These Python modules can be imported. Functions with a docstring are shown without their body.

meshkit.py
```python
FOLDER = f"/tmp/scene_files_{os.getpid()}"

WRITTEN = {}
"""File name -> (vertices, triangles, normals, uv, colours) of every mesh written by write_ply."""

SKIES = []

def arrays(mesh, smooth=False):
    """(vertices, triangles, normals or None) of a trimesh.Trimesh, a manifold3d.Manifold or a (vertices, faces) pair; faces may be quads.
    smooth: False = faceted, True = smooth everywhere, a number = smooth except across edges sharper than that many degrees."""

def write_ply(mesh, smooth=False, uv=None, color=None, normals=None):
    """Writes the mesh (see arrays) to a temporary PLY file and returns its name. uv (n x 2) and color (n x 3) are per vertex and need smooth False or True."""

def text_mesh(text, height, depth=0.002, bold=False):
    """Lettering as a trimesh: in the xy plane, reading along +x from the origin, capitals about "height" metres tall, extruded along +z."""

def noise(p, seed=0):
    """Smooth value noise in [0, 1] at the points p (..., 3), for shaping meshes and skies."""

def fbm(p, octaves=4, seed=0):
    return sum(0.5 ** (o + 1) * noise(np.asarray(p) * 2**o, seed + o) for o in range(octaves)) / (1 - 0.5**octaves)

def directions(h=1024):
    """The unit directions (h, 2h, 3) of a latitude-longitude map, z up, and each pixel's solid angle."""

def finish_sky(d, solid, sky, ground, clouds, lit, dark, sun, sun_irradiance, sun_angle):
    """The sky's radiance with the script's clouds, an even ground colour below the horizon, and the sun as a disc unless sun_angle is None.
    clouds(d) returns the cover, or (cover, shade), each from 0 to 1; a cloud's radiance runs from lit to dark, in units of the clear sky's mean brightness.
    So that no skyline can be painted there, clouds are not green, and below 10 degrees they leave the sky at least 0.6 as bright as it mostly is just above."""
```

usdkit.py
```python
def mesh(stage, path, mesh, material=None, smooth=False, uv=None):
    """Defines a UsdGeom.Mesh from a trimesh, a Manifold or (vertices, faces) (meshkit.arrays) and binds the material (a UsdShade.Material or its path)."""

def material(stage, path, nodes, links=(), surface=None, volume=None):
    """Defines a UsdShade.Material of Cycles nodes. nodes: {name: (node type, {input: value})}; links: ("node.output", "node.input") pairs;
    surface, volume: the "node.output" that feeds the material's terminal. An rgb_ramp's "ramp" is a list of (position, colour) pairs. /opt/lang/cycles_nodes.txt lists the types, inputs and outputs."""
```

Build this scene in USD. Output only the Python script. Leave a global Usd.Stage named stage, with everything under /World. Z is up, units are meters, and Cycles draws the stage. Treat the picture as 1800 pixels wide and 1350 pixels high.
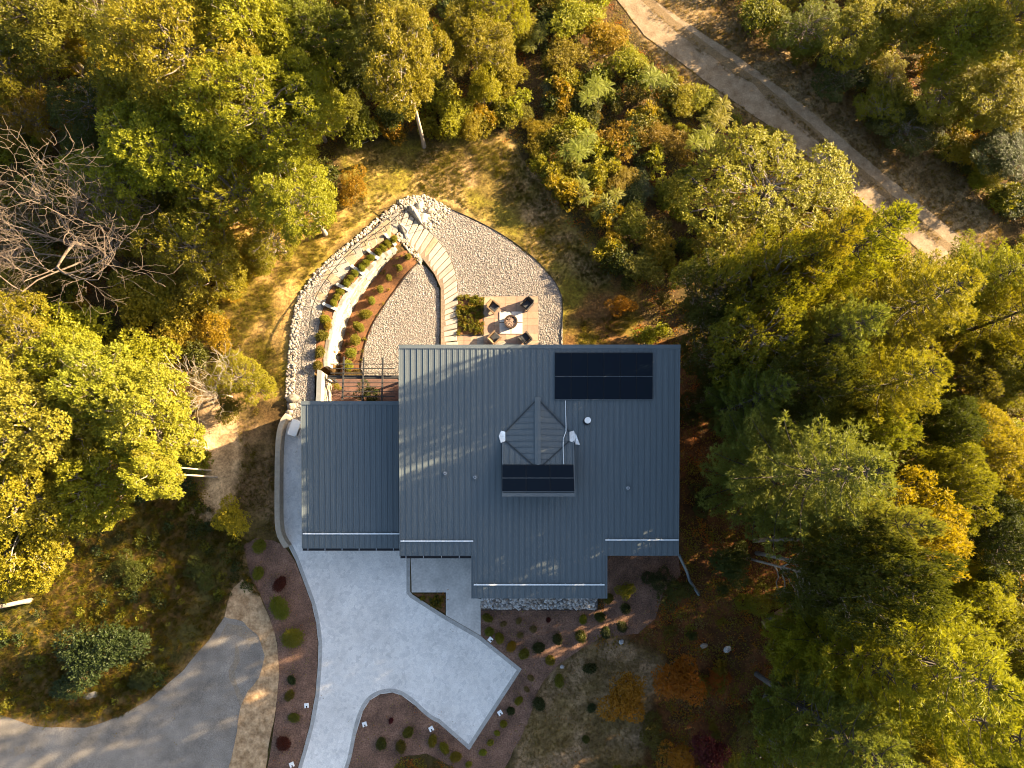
import math, random
import numpy as np
import trimesh, shapely
import shapely.geometry as sg
from scipy.interpolate import RBFInterpolator, RegularGridInterpolator
from scipy.spatial import Delaunay
from pxr import Usd, UsdGeom, UsdLux, UsdShade, Gf, Sdf, Vt
import usdkit, meshkit

stage = Usd.Stage.CreateInMemory()
UsdGeom.SetStageUpAxis(stage, "Z")
UsdGeom.SetStageMetersPerUnit(stage, 1.0)
UsdGeom.Xform.Define(stage, "/World")
stage.SetDefaultPrim(stage.GetPrimAtPath("/World"))
rng = np.random.default_rng(7)

# ------------------------------------------------------------------ camera, sky, sun, exposure
FPX, TILT, CAM_H = 1250.0, math.radians(9.0), 55.0      # focal length in photo pixels, tilt off straight down, height
EXPOSURE = 2.9
SUN_EL, SUN_AZ = math.radians(18.8), math.radians(70.0)   # azimuth = atan2(x, y): 70 deg = just north of east
SUN_I, SUN_COL = 1.25, (1.0, 0.775, 0.475)
SKY = 0.054

cam = UsdGeom.Camera.Define(stage, "/World/camera")
cam.AddTranslateOp().Set(Gf.Vec3d(0, 0, CAM_H))
cam.AddRotateXOp().Set(math.degrees(TILT))
cam.CreateHorizontalApertureAttr(36.0)
cam.CreateVerticalApertureAttr(27.0)
cam.CreateFocalLengthAttr(36.0 * FPX / 1800.0)
cam.CreateClippingRangeAttr(Gf.Vec2f(0.5, 5000))
cam.CreateExposureAttr(EXPOSURE)

sky_mat = usdkit.material(stage, "/World/Looks/sky_light", {
    "s": ("sky_texture", {"sky_type": "single_scattering", "sun_disc": False, "sun_elevation": SUN_EL, "sun_rotation": SUN_AZ, "altitude": 200.0, "aerosol_density": 3.4}),
    "b": ("background_shader", {"strength": SKY})}, [("s.color", "b.color")], surface="b.background")
dome = UsdLux.DomeLight.Define(stage, "/World/sky")
dome.GetPrim().SetCustomDataByKey("kind", "structure")
UsdShade.MaterialBindingAPI.Apply(dome.GetPrim()).Bind(sky_mat)
sun = UsdLux.DistantLight.Define(stage, "/World/sun")
sun.CreateIntensityAttr(SUN_I)
sun.CreateNormalizeAttr(True) if hasattr(sun, "CreateNormalizeAttr") else None
sun.CreateAngleAttr(0.5)
sun.CreateColorAttr(Gf.Vec3f(*SUN_COL))
sun.AddRotateZOp().Set(-math.degrees(SUN_AZ))
sun.AddRotateXOp().Set(-(90 - math.degrees(SUN_EL)))

# ------------------------------------------------------------------ picture -> place
def ray(px, py):
    u, v = (px - 900.0) / FPX, (py - 675.0) / FPX
    return np.array([u, math.sin(TILT) - v * math.cos(TILT), -(math.cos(TILT) + v * math.sin(TILT))])

def at(px, py, z=0.0):
    """The point at height z that the photo shows at pixel (px, py)."""
    r = ray(px, py)
    k = (z - CAM_H) / r[2]
    return np.array([r[0] * k, r[1] * k, z])

def metres(npx, z=0.0):
    return npx * (CAM_H - z) / FPX

# ------------------------------------------------------------------ prims
_names = {}
def path_of(parent, name):
    base = str(parent) if parent else "/World"
    n = _names.get((base, name), 0)
    _names[(base, name)] = n + 1
    return f"{base}/{name}" if n == 0 else f"{base}/{name}_{n:03d}"

def say(prim, label=None, cat=None, group=None, kind=None):
    for k, v in (("label", label), ("category", cat), ("group", group), ("kind", kind)):
        if v:
            prim.SetCustomDataByKey(k, v)
    return prim

class Thing:
    def __init__(self, name, loc, label=None, cat=None, group=None, kind=None, rz=0.0, path=None):
        self.loc = np.asarray(loc, float)
        self.path = path or path_of(None, name)
        x = UsdGeom.Xform.Define(stage, self.path)
        x.AddTranslateOp().Set(Gf.Vec3d(*map(float, self.loc)))
        if rz:
            x.AddRotateZOp().Set(math.degrees(rz))
        self.prim = say(x.GetPrim(), label, cat, group, kind)
    def part(self, name, m, mat, smooth=False, world=True, label=None, kind=None):
        v, f = vf(m)
        if world:
            v = v - self.loc
        p = Part(path_of(self.path, name), self.loc, world)
        p.prim = say(usdkit.mesh(stage, p.path, (v, f), mat, smooth).GetPrim(), label, kind=kind)
        return p

class Part(Thing):
    def __init__(self, path, loc, world):
        self.path, self.loc, self.world = path, loc, world

def single(name, m, mat, label=None, cat=None, group=None, kind=None, smooth=False, color=None):
    m = usdkit.mesh(stage, path_of(None, name), vf(m), mat, smooth)
    if color is not None:
        UsdGeom.PrimvarsAPI(m).CreatePrimvar("tone", Sdf.ValueTypeNames.Color3fArray, "vertex").Set(Vt.Vec3fArray.FromNumpy(color.astype(np.float32)))
    say(m.GetPrim(), label, cat, group, kind)
    return m

def vf(m):
    if isinstance(m, tuple):
        v, f = np.asarray(m[0], float), np.asarray(m[1], int)
        if f.shape[1] == 4:
            f = np.vstack([f[:, [0, 1, 2]], f[:, [0, 2, 3]]])
        return v, f
    return np.asarray(m.vertices, float), np.asarray(m.faces, int)

def join(ms):
    V, F, n = [], [], 0
    for m in ms:
        v, f = vf(m)
        V.append(v); F.append(f + n); n += len(v)
    return np.vstack(V), np.vstack(F)

def box(x0, x1, y0, y1, z0, z1):
    v = np.array([[x, y, z] for z in (z0, z1) for x, y in ((x0, y0), (x1, y0), (x1, y1), (x0, y1))], float)
    f = np.array([[0, 3, 2, 1], [4, 5, 6, 7], [0, 1, 5, 4], [1, 2, 6, 5], [2, 3, 7, 6], [3, 0, 4, 7]])
    return vf((v, f))

def hexa(b, t):
    """Six-sided block from 4 bottom and 4 top corners (counter-clockwise from above)."""
    v = np.vstack([b, t]).astype(float)
    f = np.array([[0, 3, 2, 1], [4, 5, 6, 7], [0, 1, 5, 4], [1, 2, 6, 5], [2, 3, 7, 6], [3, 0, 4, 7]])
    return vf((v, f))

def prism(poly, z0, z1, bevel=0.0):
    """Convex or not: polygon [(x, y)...] between z0 and z1, its top edge chamfered; z0, z1 numbers or functions of (x, y)."""
    p = sg.Polygon(poly).buffer(0)
    p = sg.polygon.orient(p, 1)
    c = np.array(p.exterior.coords)[:-1]
    fz = lambda z, q: z(q[:, 0], q[:, 1]) if callable(z) else np.full(len(q), float(z))
    rings = [np.c_[c, fz(z0, c)]]
    if bevel:
        m = c.mean(0); d = c - m; l = np.linalg.norm(d, axis=1, keepdims=True)
        rings += [np.c_[c, fz(z1, c) - bevel], np.c_[m + d * (1 - bevel / l), fz(z1, c)]]
    else:
        rings += [np.c_[c, fz(z1, c)]]
    n = len(c); F = []
    for r in range(len(rings) - 1):
        for i in range(n):
            j = (i + 1) % n
            F += [[r * n + i, r * n + j, (r + 1) * n + j], [r * n + i, (r + 1) * n + j, (r + 1) * n + i]]
    import mapbox_earcut as me
    t = me.triangulate_float64(c, np.array([n], np.uint32)).reshape(-1, 3).astype(int)
    top = (len(rings) - 1) * n
    if n:
        a = c[t]; s = (a[:, 1, 0] - a[:, 0, 0]) * (a[:, 2, 1] - a[:, 0, 1]) - (a[:, 1, 1] - a[:, 0, 1]) * (a[:, 2, 0] - a[:, 0, 0])
        t = np.where(s[:, None] < 0, t[:, ::-1], t)
    F += (t + top).tolist() + t[:, ::-1].tolist()
    return np.vstack(rings), np.array(F)

def tube(pts, radii, sides=6, cap=True):
    p = np.asarray(pts, float); radii = np.broadcast_to(radii, (len(p),))
    t = np.gradient(p, axis=0); t /= np.linalg.norm(t, axis=1, keepdims=True) + 1e-12
    ref = np.where(np.abs(t[:, 2:]) < 0.9, [0, 0, 1.0], [1.0, 0, 0])
    a = np.cross(t, ref); a /= np.linalg.norm(a, axis=1, keepdims=True) + 1e-12
    b = np.cross(t, a); ang = np.arange(sides) * 2 * np.pi / sides
    v = p[:, None] + radii[:, None, None] * (np.cos(ang)[None, :, None] * a[:, None] + np.sin(ang)[None, :, None] * b[:, None])
    i, j = np.meshgrid(np.arange(len(p) - 1), np.arange(sides), indexing="ij")
    q = np.stack([i * sides + j, i * sides + (j + 1) % sides, (i + 1) * sides + (j + 1) % sides, (i + 1) * sides + j], -1).reshape(-1, 4)
    v = v.reshape(-1, 3); f = np.vstack([q[:, [0, 1, 2]], q[:, [0, 2, 3]]])
    if cap:
        n = len(v); v = np.vstack([v, p[0], p[-1]])
        k = np.arange(sides); k1 = (k + 1) % sides; o = (len(p) - 1) * sides
        f = np.vstack([f, np.c_[k1, k, np.full(sides, n)], np.c_[o + k, o + k1, np.full(sides, n + 1)]])
    return v, f[:, ::-1]

def disc(c, r0, r1, z0, z1, n=20):
    """A ring (r0 > 0) or a solid disc between two heights."""
    a = np.arange(n) * 2 * np.pi / n; cs = np.c_[np.cos(a), np.sin(a)]
    rings = [(r1, z0), (r1, z1), (max(r0, 1e-3), z1), (max(r0, 1e-3), z0)]
    v = np.vstack([np.c_[c[0] + r * cs[:, 0], c[1] + r * cs[:, 1], np.full(n, z)] for r, z in rings])
    F = []
    for k in range(4):
        for i in range(n):
            j = (i + 1) % n; a0, b0 = k * n, ((k + 1) % 4) * n
            F += [[a0 + i, a0 + j, b0 + j], [a0 + i, b0 + j, b0 + i]]
    return v, np.array(F)

def spline(pts, n):
    """n evenly spaced points along a smooth curve through pts."""
    from scipy.interpolate import CubicSpline
    p = np.asarray(pts, float)
    s = np.r_[0, np.cumsum(np.linalg.norm(np.diff(p[:, :2], axis=0), axis=1))]
    c = CubicSpline(s, p)
    d = c(np.linspace(0, s[-1], 600)); s2 = np.r_[0, np.cumsum(np.linalg.norm(np.diff(d, axis=0), axis=1))]
    u = np.linspace(0, s2[-1], n)
    return np.stack([np.interp(u, s2, d[:, k]) for k in range(p.shape[1])], 1)

# ------------------------------------------------------------------ materials
def mat(name, color, rough=0.8, scale=None, vary=0.25, bump=0.0, spec=0.3, metallic=0.0, scale2=None, color2=None, detail=4.0, bdist=0.02):
    """A solid surface whose colour wanders: noise of the given scale multiplies it, or blends it with color2."""
    N = {"p": ("principled_bsdf", {"base_color": color, "roughness": rough, "specular_ior_level": spec, "metallic": metallic})}
    L = []
    if scale:
        N["g"] = ("geometry", {})
        N["n"] = ("noise_texture", {"scale": scale, "detail": detail, "roughness": 0.6})
        c2 = color2 or tuple(c * (1 - vary) for c in color)
        c1 = color if color2 else tuple(min(c * (1 + vary), 0.95) for c in color)
        N["r"] = ("rgb_ramp", {"ramp": [(0.0, c2), (0.32, c2), (0.68, c1), (1.0, c1)]})
        L += [("g.position", "n.vector"), ("n.fac", "r.fac")]
        out = "r.color"
        if scale2:
            N["n2"] = ("noise_texture", {"scale": scale2, "detail": 3.0})
            N["m2"] = ("map_range", {"from_min": 0.3, "from_max": 0.7, "to_min": 1 - vary, "to_max": 1 + vary})
            N["x2"] = ("mix", {"mix_type": "multiply", "fac": 1.0})
            N["cc"] = ("combine_color", {})
            L += [("g.position", "n2.vector"), ("n2.fac", "m2.value"), ("m2.result", "cc.r"), ("m2.result", "cc.g"), ("m2.result", "cc.b"), (out, "x2.color1"), ("cc.color", "x2.color2")]
            out = "x2.color"
        L += [(out, "p.base_color")]
        if bump:
            N["b"] = ("bump", {"strength": bump, "distance": bdist})
            L += [("n.fac", "b.height"), ("b.normal", "p.normal")]
    return usdkit.material(stage, "/World/Looks/" + name, N, L, surface="p.BSDF")

def leaf_mat(name, color, trans=0.35, hue=0.018, vary=0.45, rough=0.5, tint=(1.15, 1.1, 0.6)):
    """Leaf: each leaf and each plant wanders in hue and brightness; light passes through."""
    N = {"g": ("geometry", {}), "o": ("object_info", {}), "c": ("color", {"value": color}),
         "mv": ("map_range", {"to_min": 1 - vary, "to_max": 1 + vary}),
         "mh": ("map_range", {"to_min": 0.5 - hue, "to_max": 0.5 + hue}),
         "h": ("hsv", {"saturation": 1.0}),
         "tc": ("mix", {"mix_type": "multiply", "fac": 1.0, "color2": tint}),
         "p": ("principled_bsdf", {"roughness": rough, "specular_ior_level": 0.25}),
         "t": ("translucent_bsdf", {}), "x": ("mix_closure", {"fac": trans})}
    L = [("g.random_per_island", "mv.value"), ("o.random", "mh.value"), ("mv.result", "h.value"), ("mh.result", "h.hue"), ("c.color", "h.color"),
         ("h.color", "p.base_color"), ("h.color", "tc.color1"), ("tc.color", "t.color"), ("p.BSDF", "x.closure1"), ("t.BSDF", "x.closure2")]
    return usdkit.material(stage, "/World/Looks/" + name, N, L, surface="x.closure")

def stone_mat(name, colors, rough=0.85, scale=9.0, bump=0.3):
    """Loose stones: every stone its own tone out of the ramp."""
    N = {"g": ("geometry", {}), "o": ("object_info", {}), "a": ("math", {"math_type": "add"}), "fr": ("math", {"math_type": "fraction"}),
         "r": ("rgb_ramp", {"ramp": colors}),
         "n": ("noise_texture", {"scale": scale, "detail": 3.0}), "m": ("map_range", {"from_min": 0.3, "from_max": 0.7, "to_min": 0.8, "to_max": 1.2}), "cc": ("combine_color", {}),
         "x": ("mix", {"mix_type": "multiply", "fac": 1.0}), "b": ("bump", {"strength": bump, "distance": 0.02}),
         "p": ("principled_bsdf", {"roughness": rough, "specular_ior_level": 0.25})}
    L = [("g.random_per_island", "a.value1"), ("o.random", "a.value2"), ("a.value", "fr.value1"), ("fr.value", "r.fac"), ("g.position", "n.vector"), ("n.fac", "m.value"),
         ("m.result", "cc.r"), ("m.result", "cc.g"), ("m.result", "cc.b"), ("r.color", "x.color1"), ("cc.color", "x.color2"), ("x.color", "p.base_color"), ("n.fac", "b.height"), ("b.normal", "p.normal")]
    return usdkit.material(stage, "/World/Looks/" + name, N, L, surface="p.BSDF")

M = {}
# terrain: zone colour from the mesh, broken up by litter-sized and blade-sized noise
M["terrain"] = usdkit.material(stage, "/World/Looks/terrain", {
    "a": ("attribute", {"attribute": "tone"}), "g": ("geometry", {}),
    "n": ("noise_texture", {"scale": 5.0, "detail": 6.0, "roughness": 0.72}), "n2": ("noise_texture", {"scale": 1.1, "detail": 3.0, "roughness": 0.6}),
    "m": ("map_range", {"from_min": 0.3, "from_max": 0.7, "to_min": 0.45, "to_max": 1.6}), "m2": ("map_range", {"from_min": 0.35, "from_max": 0.65, "to_min": 0.75, "to_max": 1.25}),
    "k": ("math", {"math_type": "multiply"}), "cc": ("combine_color", {}), "x": ("mix", {"mix_type": "multiply", "fac": 1.0}),
    "b": ("bump", {"strength": 0.7, "distance": 0.06}), "p": ("principled_bsdf", {"roughness": 0.95, "specular_ior_level": 0.1})},
    [("g.position", "n.vector"), ("g.position", "n2.vector"), ("n.fac", "m.value"), ("n2.fac", "m2.value"), ("m.result", "k.value1"), ("m2.result", "k.value2"),
     ("k.value", "cc.r"), ("k.value", "cc.g"), ("k.value", "cc.b"), ("a.color", "x.color1"), ("cc.color", "x.color2"), ("x.color", "p.base_color"), ("n.fac", "b.height"), ("b.normal", "p.normal")], surface="p.BSDF")
M["roof"] = mat("roof_metal", (0.068, 0.084, 0.094), 0.55, 0.8, 0.10, spec=0.35, metallic=0.0, scale2=14.0)
M["roof"] = usdkit.material(stage, "/World/Looks/roof_painted", {
    "g": ("geometry", {}), "mp": ("mapping", {"scale": (3.0, 0.12, 0.3)}), "n": ("noise_texture", {"scale": 2.0, "detail": 5.0, "roughness": 0.65}), "r": ("rgb_ramp", {"ramp": [(0.0, (0.078, 0.095, 0.103)), (0.4, (0.092, 0.110, 0.118)), (0.62, (0.102, 0.120, 0.127)), (1.0, (0.128, 0.142, 0.146))]}),
    "n2": ("noise_texture", {"scale": 30.0, "detail": 2.0}), "m": ("map_range", {"from_min": 0.3, "from_max": 0.7, "to_min": 0.9, "to_max": 1.1}), "cc": ("combine_color", {}), "x": ("mix", {"mix_type": "multiply", "fac": 1.0}), "p": ("principled_bsdf", {"roughness": 0.55, "specular_ior_level": 0.35})},
    [("g.position", "mp.vector"), ("mp.vector", "n.vector"), ("n.fac", "r.fac"), ("g.position", "n2.vector"), ("n2.fac", "m.value"), ("m.result", "cc.r"), ("m.result", "cc.g"), ("m.result", "cc.b"), ("r.color", "x.color1"), ("cc.color", "x.color2"), ("x.color", "p.base_color")], surface="p.BSDF")
M["valley"] = mat("valley_metal", (0.03, 0.038, 0.043), 0.6)
M["roof_cap"] = mat("roof_trim", (0.095, 0.112, 0.12), 0.5, 1.0, 0.08, spec=0.4)
M["gutter"] = mat("gutter_metal", (0.02, 0.02, 0.022), 0.4)
M["wall"] = mat("house_siding", (0.12, 0.12, 0.12), 0.8, 1.5, 0.15)
M["white"] = mat("white_metal", (0.78, 0.78, 0.76), 0.35, 3.0, 0.04)
M["membrane"] = mat("white_membrane", (0.72, 0.72, 0.7), 0.7, 8.0, 0.15)
M["solar"] = mat("solar_glass", (0.004, 0.008, 0.014), 0.3, spec=0.12)
M["solar_frame"] = mat("solar_frame", (0.008, 0.010, 0.013), 0.5, spec=0.2)
M["rail_metal"] = mat("bright_rail", (0.5, 0.5, 0.5), 0.4, metallic=0.6)
M["concrete"] = mat("concrete_broom", (0.52, 0.49, 0.445), 0.85, 0.9, 0.13, bump=0.1, scale2=7.0)
M["stamped"] = usdkit.material(stage, "/World/Looks/stamped_concrete", {
    "g": ("geometry", {}), "d": ("noise_texture", {"scale": 3.0, "detail": 3.0}), "ms": ("mix", {"mix_type": "add", "fac": 0.6}),
    "v": ("voronoi_texture", {"scale": 4.2, "randomness": 1.0}), "vb": ("rgb_to_bw", {}), "vr": ("rgb_ramp", {"ramp": [(0.0, (0.60, 0.57, 0.53)), (0.25, (0.68, 0.65, 0.605)), (0.6, (0.76, 0.72, 0.66)), (1.0, (0.80, 0.765, 0.71))]}),
    "n": ("noise_texture", {"scale": 0.35, "detail": 5.0, "roughness": 0.6}), "m": ("map_range", {"from_min": 0.3, "from_max": 0.7, "to_min": 0.84, "to_max": 1.08}),
    "n2": ("noise_texture", {"scale": 16.0, "detail": 4.0, "roughness": 0.7}), "m2": ("map_range", {"from_min": 0.3, "from_max": 0.7, "to_min": 0.8, "to_max": 1.12}),
    "k": ("math", {"math_type": "multiply"}), "cc": ("combine_color", {}), "x": ("mix", {"mix_type": "multiply", "fac": 1.0}),
    "b": ("bump", {"strength": 0.5, "distance": 0.03}), "p": ("principled_bsdf", {"roughness": 0.75, "specular_ior_level": 0.3})},
    [("g.position", "d.vector"), ("g.position", "ms.color1"), ("d.color", "ms.color2"), ("ms.color", "v.vector"), ("v.color", "vb.color"), ("vb.val", "vr.fac"), ("g.position", "n.vector"), ("n.fac", "m.value"), ("g.position", "n2.vector"), ("n2.fac", "m2.value"),
     ("m.result", "k.value1"), ("m2.result", "k.value2"), ("k.value", "cc.r"), ("k.value", "cc.g"), ("k.value", "cc.b"), ("vr.color", "x.color1"), ("cc.color", "x.color2"), ("x.color", "p.base_color"), ("v.distance", "b.height"), ("b.normal", "p.normal")], surface="p.BSDF")
M["border"] = mat("driveway_border", (0.36, 0.345, 0.315), 0.8, 2.0, 0.12, bump=0.15, scale2=9.0)
M["asphalt"] = mat("worn_asphalt", (0.20, 0.176, 0.148), 0.9, 0.5, 0.3, bump=0.2, scale2=16.0)
M["sand"] = mat("bare_sand", (0.50, 0.34, 0.19), 0.95, 1.8, 0.22, bump=0.9, color2=(0.21, 0.125, 0.06), scale2=6.0, bdist=0.06)
M["mulch"] = mat("bark_mulch", (0.235, 0.132, 0.086), 0.95, 11.0, 0.35, bump=0.8, color2=(0.085, 0.045, 0.03), scale2=0.9, detail=6.0, bdist=0.04)
M["bed"] = mat("garden_soil", (0.19, 0.085, 0.032), 0.95, 8.0, 0.3, bump=0.6, color2=(0.10, 0.045, 0.02), scale2=1.2, bdist=0.03)
M["gravelbase"] = mat("gravel_base", (0.20, 0.172, 0.145), 0.95, 14.0, 0.35, bump=0.7, scale2=3.0, bdist=0.03)
M["road"] = mat("dirt_track", (0.25, 0.185, 0.115), 0.95, 1.2, 0.2, bump=0.5, scale2=8.0, color2=(0.15, 0.10, 0.055))
M["track_mid"] = mat("track_middle", (0.15, 0.10, 0.048), 0.95, 2.2, 0.3, bump=0.6, color2=(0.13, 0.085, 0.04), scale2=9.0)
M["ochre"] = mat("ochre_dirt", (0.235, 0.185, 0.13), 0.95, 3.0, 0.25, bump=0.3, color2=(0.19, 0.165, 0.135), scale2=10.0)
M["pebble"] = stone_mat("fine_gravel", [(0, (0.12, 0.100, 0.085)), (0.3, (0.225, 0.190, 0.160)), (0.6, (0.30, 0.258, 0.218)), (0.8, (0.19, 0.172, 0.165)), (1, (0.38, 0.345, 0.30))])
M["riprap"] = stone_mat("white_riprap", [(0, (0.17, 0.135, 0.10)), (0.35, (0.28, 0.24, 0.19)), (0.7, (0.37, 0.335, 0.28)), (1, (0.16, 0.11, 0.075))])
M["river"] = stone_mat("river_stone", [(0, (0.10, 0.10, 0.10)), (0.3, (0.45, 0.42, 0.38)), (0.55, (0.28, 0.22, 0.17)), (0.75, (0.55, 0.53, 0.5)), (1, (0.16, 0.17, 0.18))])
M["whitestone"] = stone_mat("white_quarry_stone", [(0, (0.16, 0.138, 0.108)), (0.4, (0.25, 0.225, 0.185)), (1, (0.34, 0.312, 0.265))], scale=6.0, bump=0.4)
M["divider"] = mat("divider_stone", (0.46, 0.43, 0.38), 0.85, 6.0, 0.15, bump=0.3, scale2=14.0)
M["boulder"] = mat("boulder", (0.27, 0.22, 0.17), 0.9, 2.5, 0.3, bump=0.6, scale2=9.0)
M["greyrock"] = mat("grey_rock", (0.36, 0.34, 0.32), 0.9, 4.0, 0.3, bump=0.5, scale2=12.0)
M["slab_a"] = mat("flagstone_grey", (0.25, 0.225, 0.19), 0.85, 3.0, 0.14, bump=0.2, scale2=14.0)
M["slab_b"] = mat("flagstone_tan", (0.28, 0.215, 0.14), 0.85, 3.0, 0.14, bump=0.2, scale2=14.0)
M["slab_c"] = mat("flagstone_pale", (0.33, 0.295, 0.245), 0.85, 3.0, 0.12, bump=0.2, scale2=14.0)
M["paver_a"] = mat("paver_tan", (0.29, 0.19, 0.13), 0.85, 2.5, 0.12, bump=0.1, scale2=16.0)
M["paver_b"] = mat("paver_rose", (0.26, 0.165, 0.12), 0.85, 2.5, 0.12, bump=0.1, scale2=16.0)
M["paver_c"] = mat("paver_sand", (0.32, 0.225, 0.155), 0.85, 2.5, 0.12, bump=0.1, scale2=16.0)
M["joint"] = mat("joint_sand", (0.12, 0.09, 0.065), 0.95, 9.0, 0.3)
M["pad"] = mat("pale_concrete_slab", (0.50, 0.47, 0.43), 0.8, 2.0, 0.08, scale2=10.0)
M["blockcap"] = mat("wall_cap_block", (0.33, 0.28, 0.215), 0.9, 3.0, 0.12, bump=0.2, scale2=14.0)
M["block"] = mat("wall_block", (0.30, 0.25, 0.19), 0.9, 5.0, 0.2, bump=0.4, scale2=16.0)
M["poured"] = mat("poured_concrete_wall", (0.17, 0.175, 0.175), 0.85, 1.5, 0.1, scale2=9.0)
M["iron"] = mat("black_iron", (0.012, 0.012, 0.012), 0.5)
M["pergola"] = mat("dark_bronze_metal", (0.03, 0.03, 0.03), 0.5, 3.0, 0.2)
M["deck_a"] = mat("deck_board_red", (0.15, 0.075, 0.055), 0.8, 3.0, 0.2, scale2=20.0)
M["deck_b"] = mat("deck_board_brown", (0.12, 0.068, 0.055), 0.8, 3.0, 0.2, scale2=20.0)
M["wicker"] = mat("dark_wicker", (0.055, 0.048, 0.042), 0.7, 30.0, 0.4, bump=0.3)
M["wicker_tan"] = mat("brown_wicker", (0.16, 0.105, 0.06), 0.7, 30.0, 0.35, bump=0.3)
M["cushion"] = mat("charcoal_cushion", (0.035, 0.036, 0.04), 0.9, 8.0, 0.15)
M["rust"] = mat("fire_bowl_steel", (0.06, 0.035, 0.025), 0.6, 9.0, 0.4, metallic=0.4)
M["lava"] = stone_mat("lava_rock", [(0, (0.06, 0.035, 0.028)), (0.5, (0.22, 0.13, 0.09)), (1, (0.32, 0.24, 0.19))])
M["bark"] = mat("grey_bark", (0.17, 0.14, 0.11), 0.95, 3.0, 0.3, bump=0.7, scale2=16.0)
M["bark_pale"] = mat("pale_bark", (0.27, 0.225, 0.17), 0.9, 2.5, 0.25, bump=0.5, scale2=14.0)
M["bark_dark"] = mat("dark_bark", (0.07, 0.058, 0.05), 0.95, 3.0, 0.3, bump=0.7, scale2=16.0)
M["deadwood"] = mat("dead_wood", (0.17, 0.13, 0.095), 0.9, 2.0, 0.3, bump=0.5, color2=(0.08, 0.055, 0.04), scale2=12.0)
M["cutwood"] = mat("cut_wood", (0.46, 0.32, 0.18), 0.9, 6.0, 0.2)
M["weathered"] = mat("split_log", (0.30, 0.17, 0.08), 0.95, 3.0, 0.3, bump=0.6)
M["utility"] = mat("white_enclosure", (0.72, 0.72, 0.70), 0.45, 2.0, 0.03)
M["utility_dark"] = mat("dark_louver", (0.10, 0.10, 0.10), 0.5)
M["edging"] = mat("steel_edging", (0.035, 0.028, 0.024), 0.6, 3.0, 0.3)
LEAF = {  # name: (base colour, share of light let through)
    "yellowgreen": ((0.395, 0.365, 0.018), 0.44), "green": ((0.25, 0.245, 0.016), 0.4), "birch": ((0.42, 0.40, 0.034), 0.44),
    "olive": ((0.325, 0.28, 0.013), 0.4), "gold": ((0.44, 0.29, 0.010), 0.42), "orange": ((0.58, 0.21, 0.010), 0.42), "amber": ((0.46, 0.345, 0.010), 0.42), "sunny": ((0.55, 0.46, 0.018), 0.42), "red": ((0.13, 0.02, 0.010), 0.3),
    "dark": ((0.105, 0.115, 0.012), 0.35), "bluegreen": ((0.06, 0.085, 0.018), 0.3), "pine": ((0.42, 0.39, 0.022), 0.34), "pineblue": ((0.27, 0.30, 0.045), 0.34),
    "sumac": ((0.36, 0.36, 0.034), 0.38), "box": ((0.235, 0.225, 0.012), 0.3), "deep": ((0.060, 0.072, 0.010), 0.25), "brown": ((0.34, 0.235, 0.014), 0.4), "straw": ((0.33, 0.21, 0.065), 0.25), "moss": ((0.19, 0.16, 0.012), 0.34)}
for k, (c, t) in LEAF.items():
    M[k] = leaf_mat("leaf_" + k, c, t)

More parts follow.
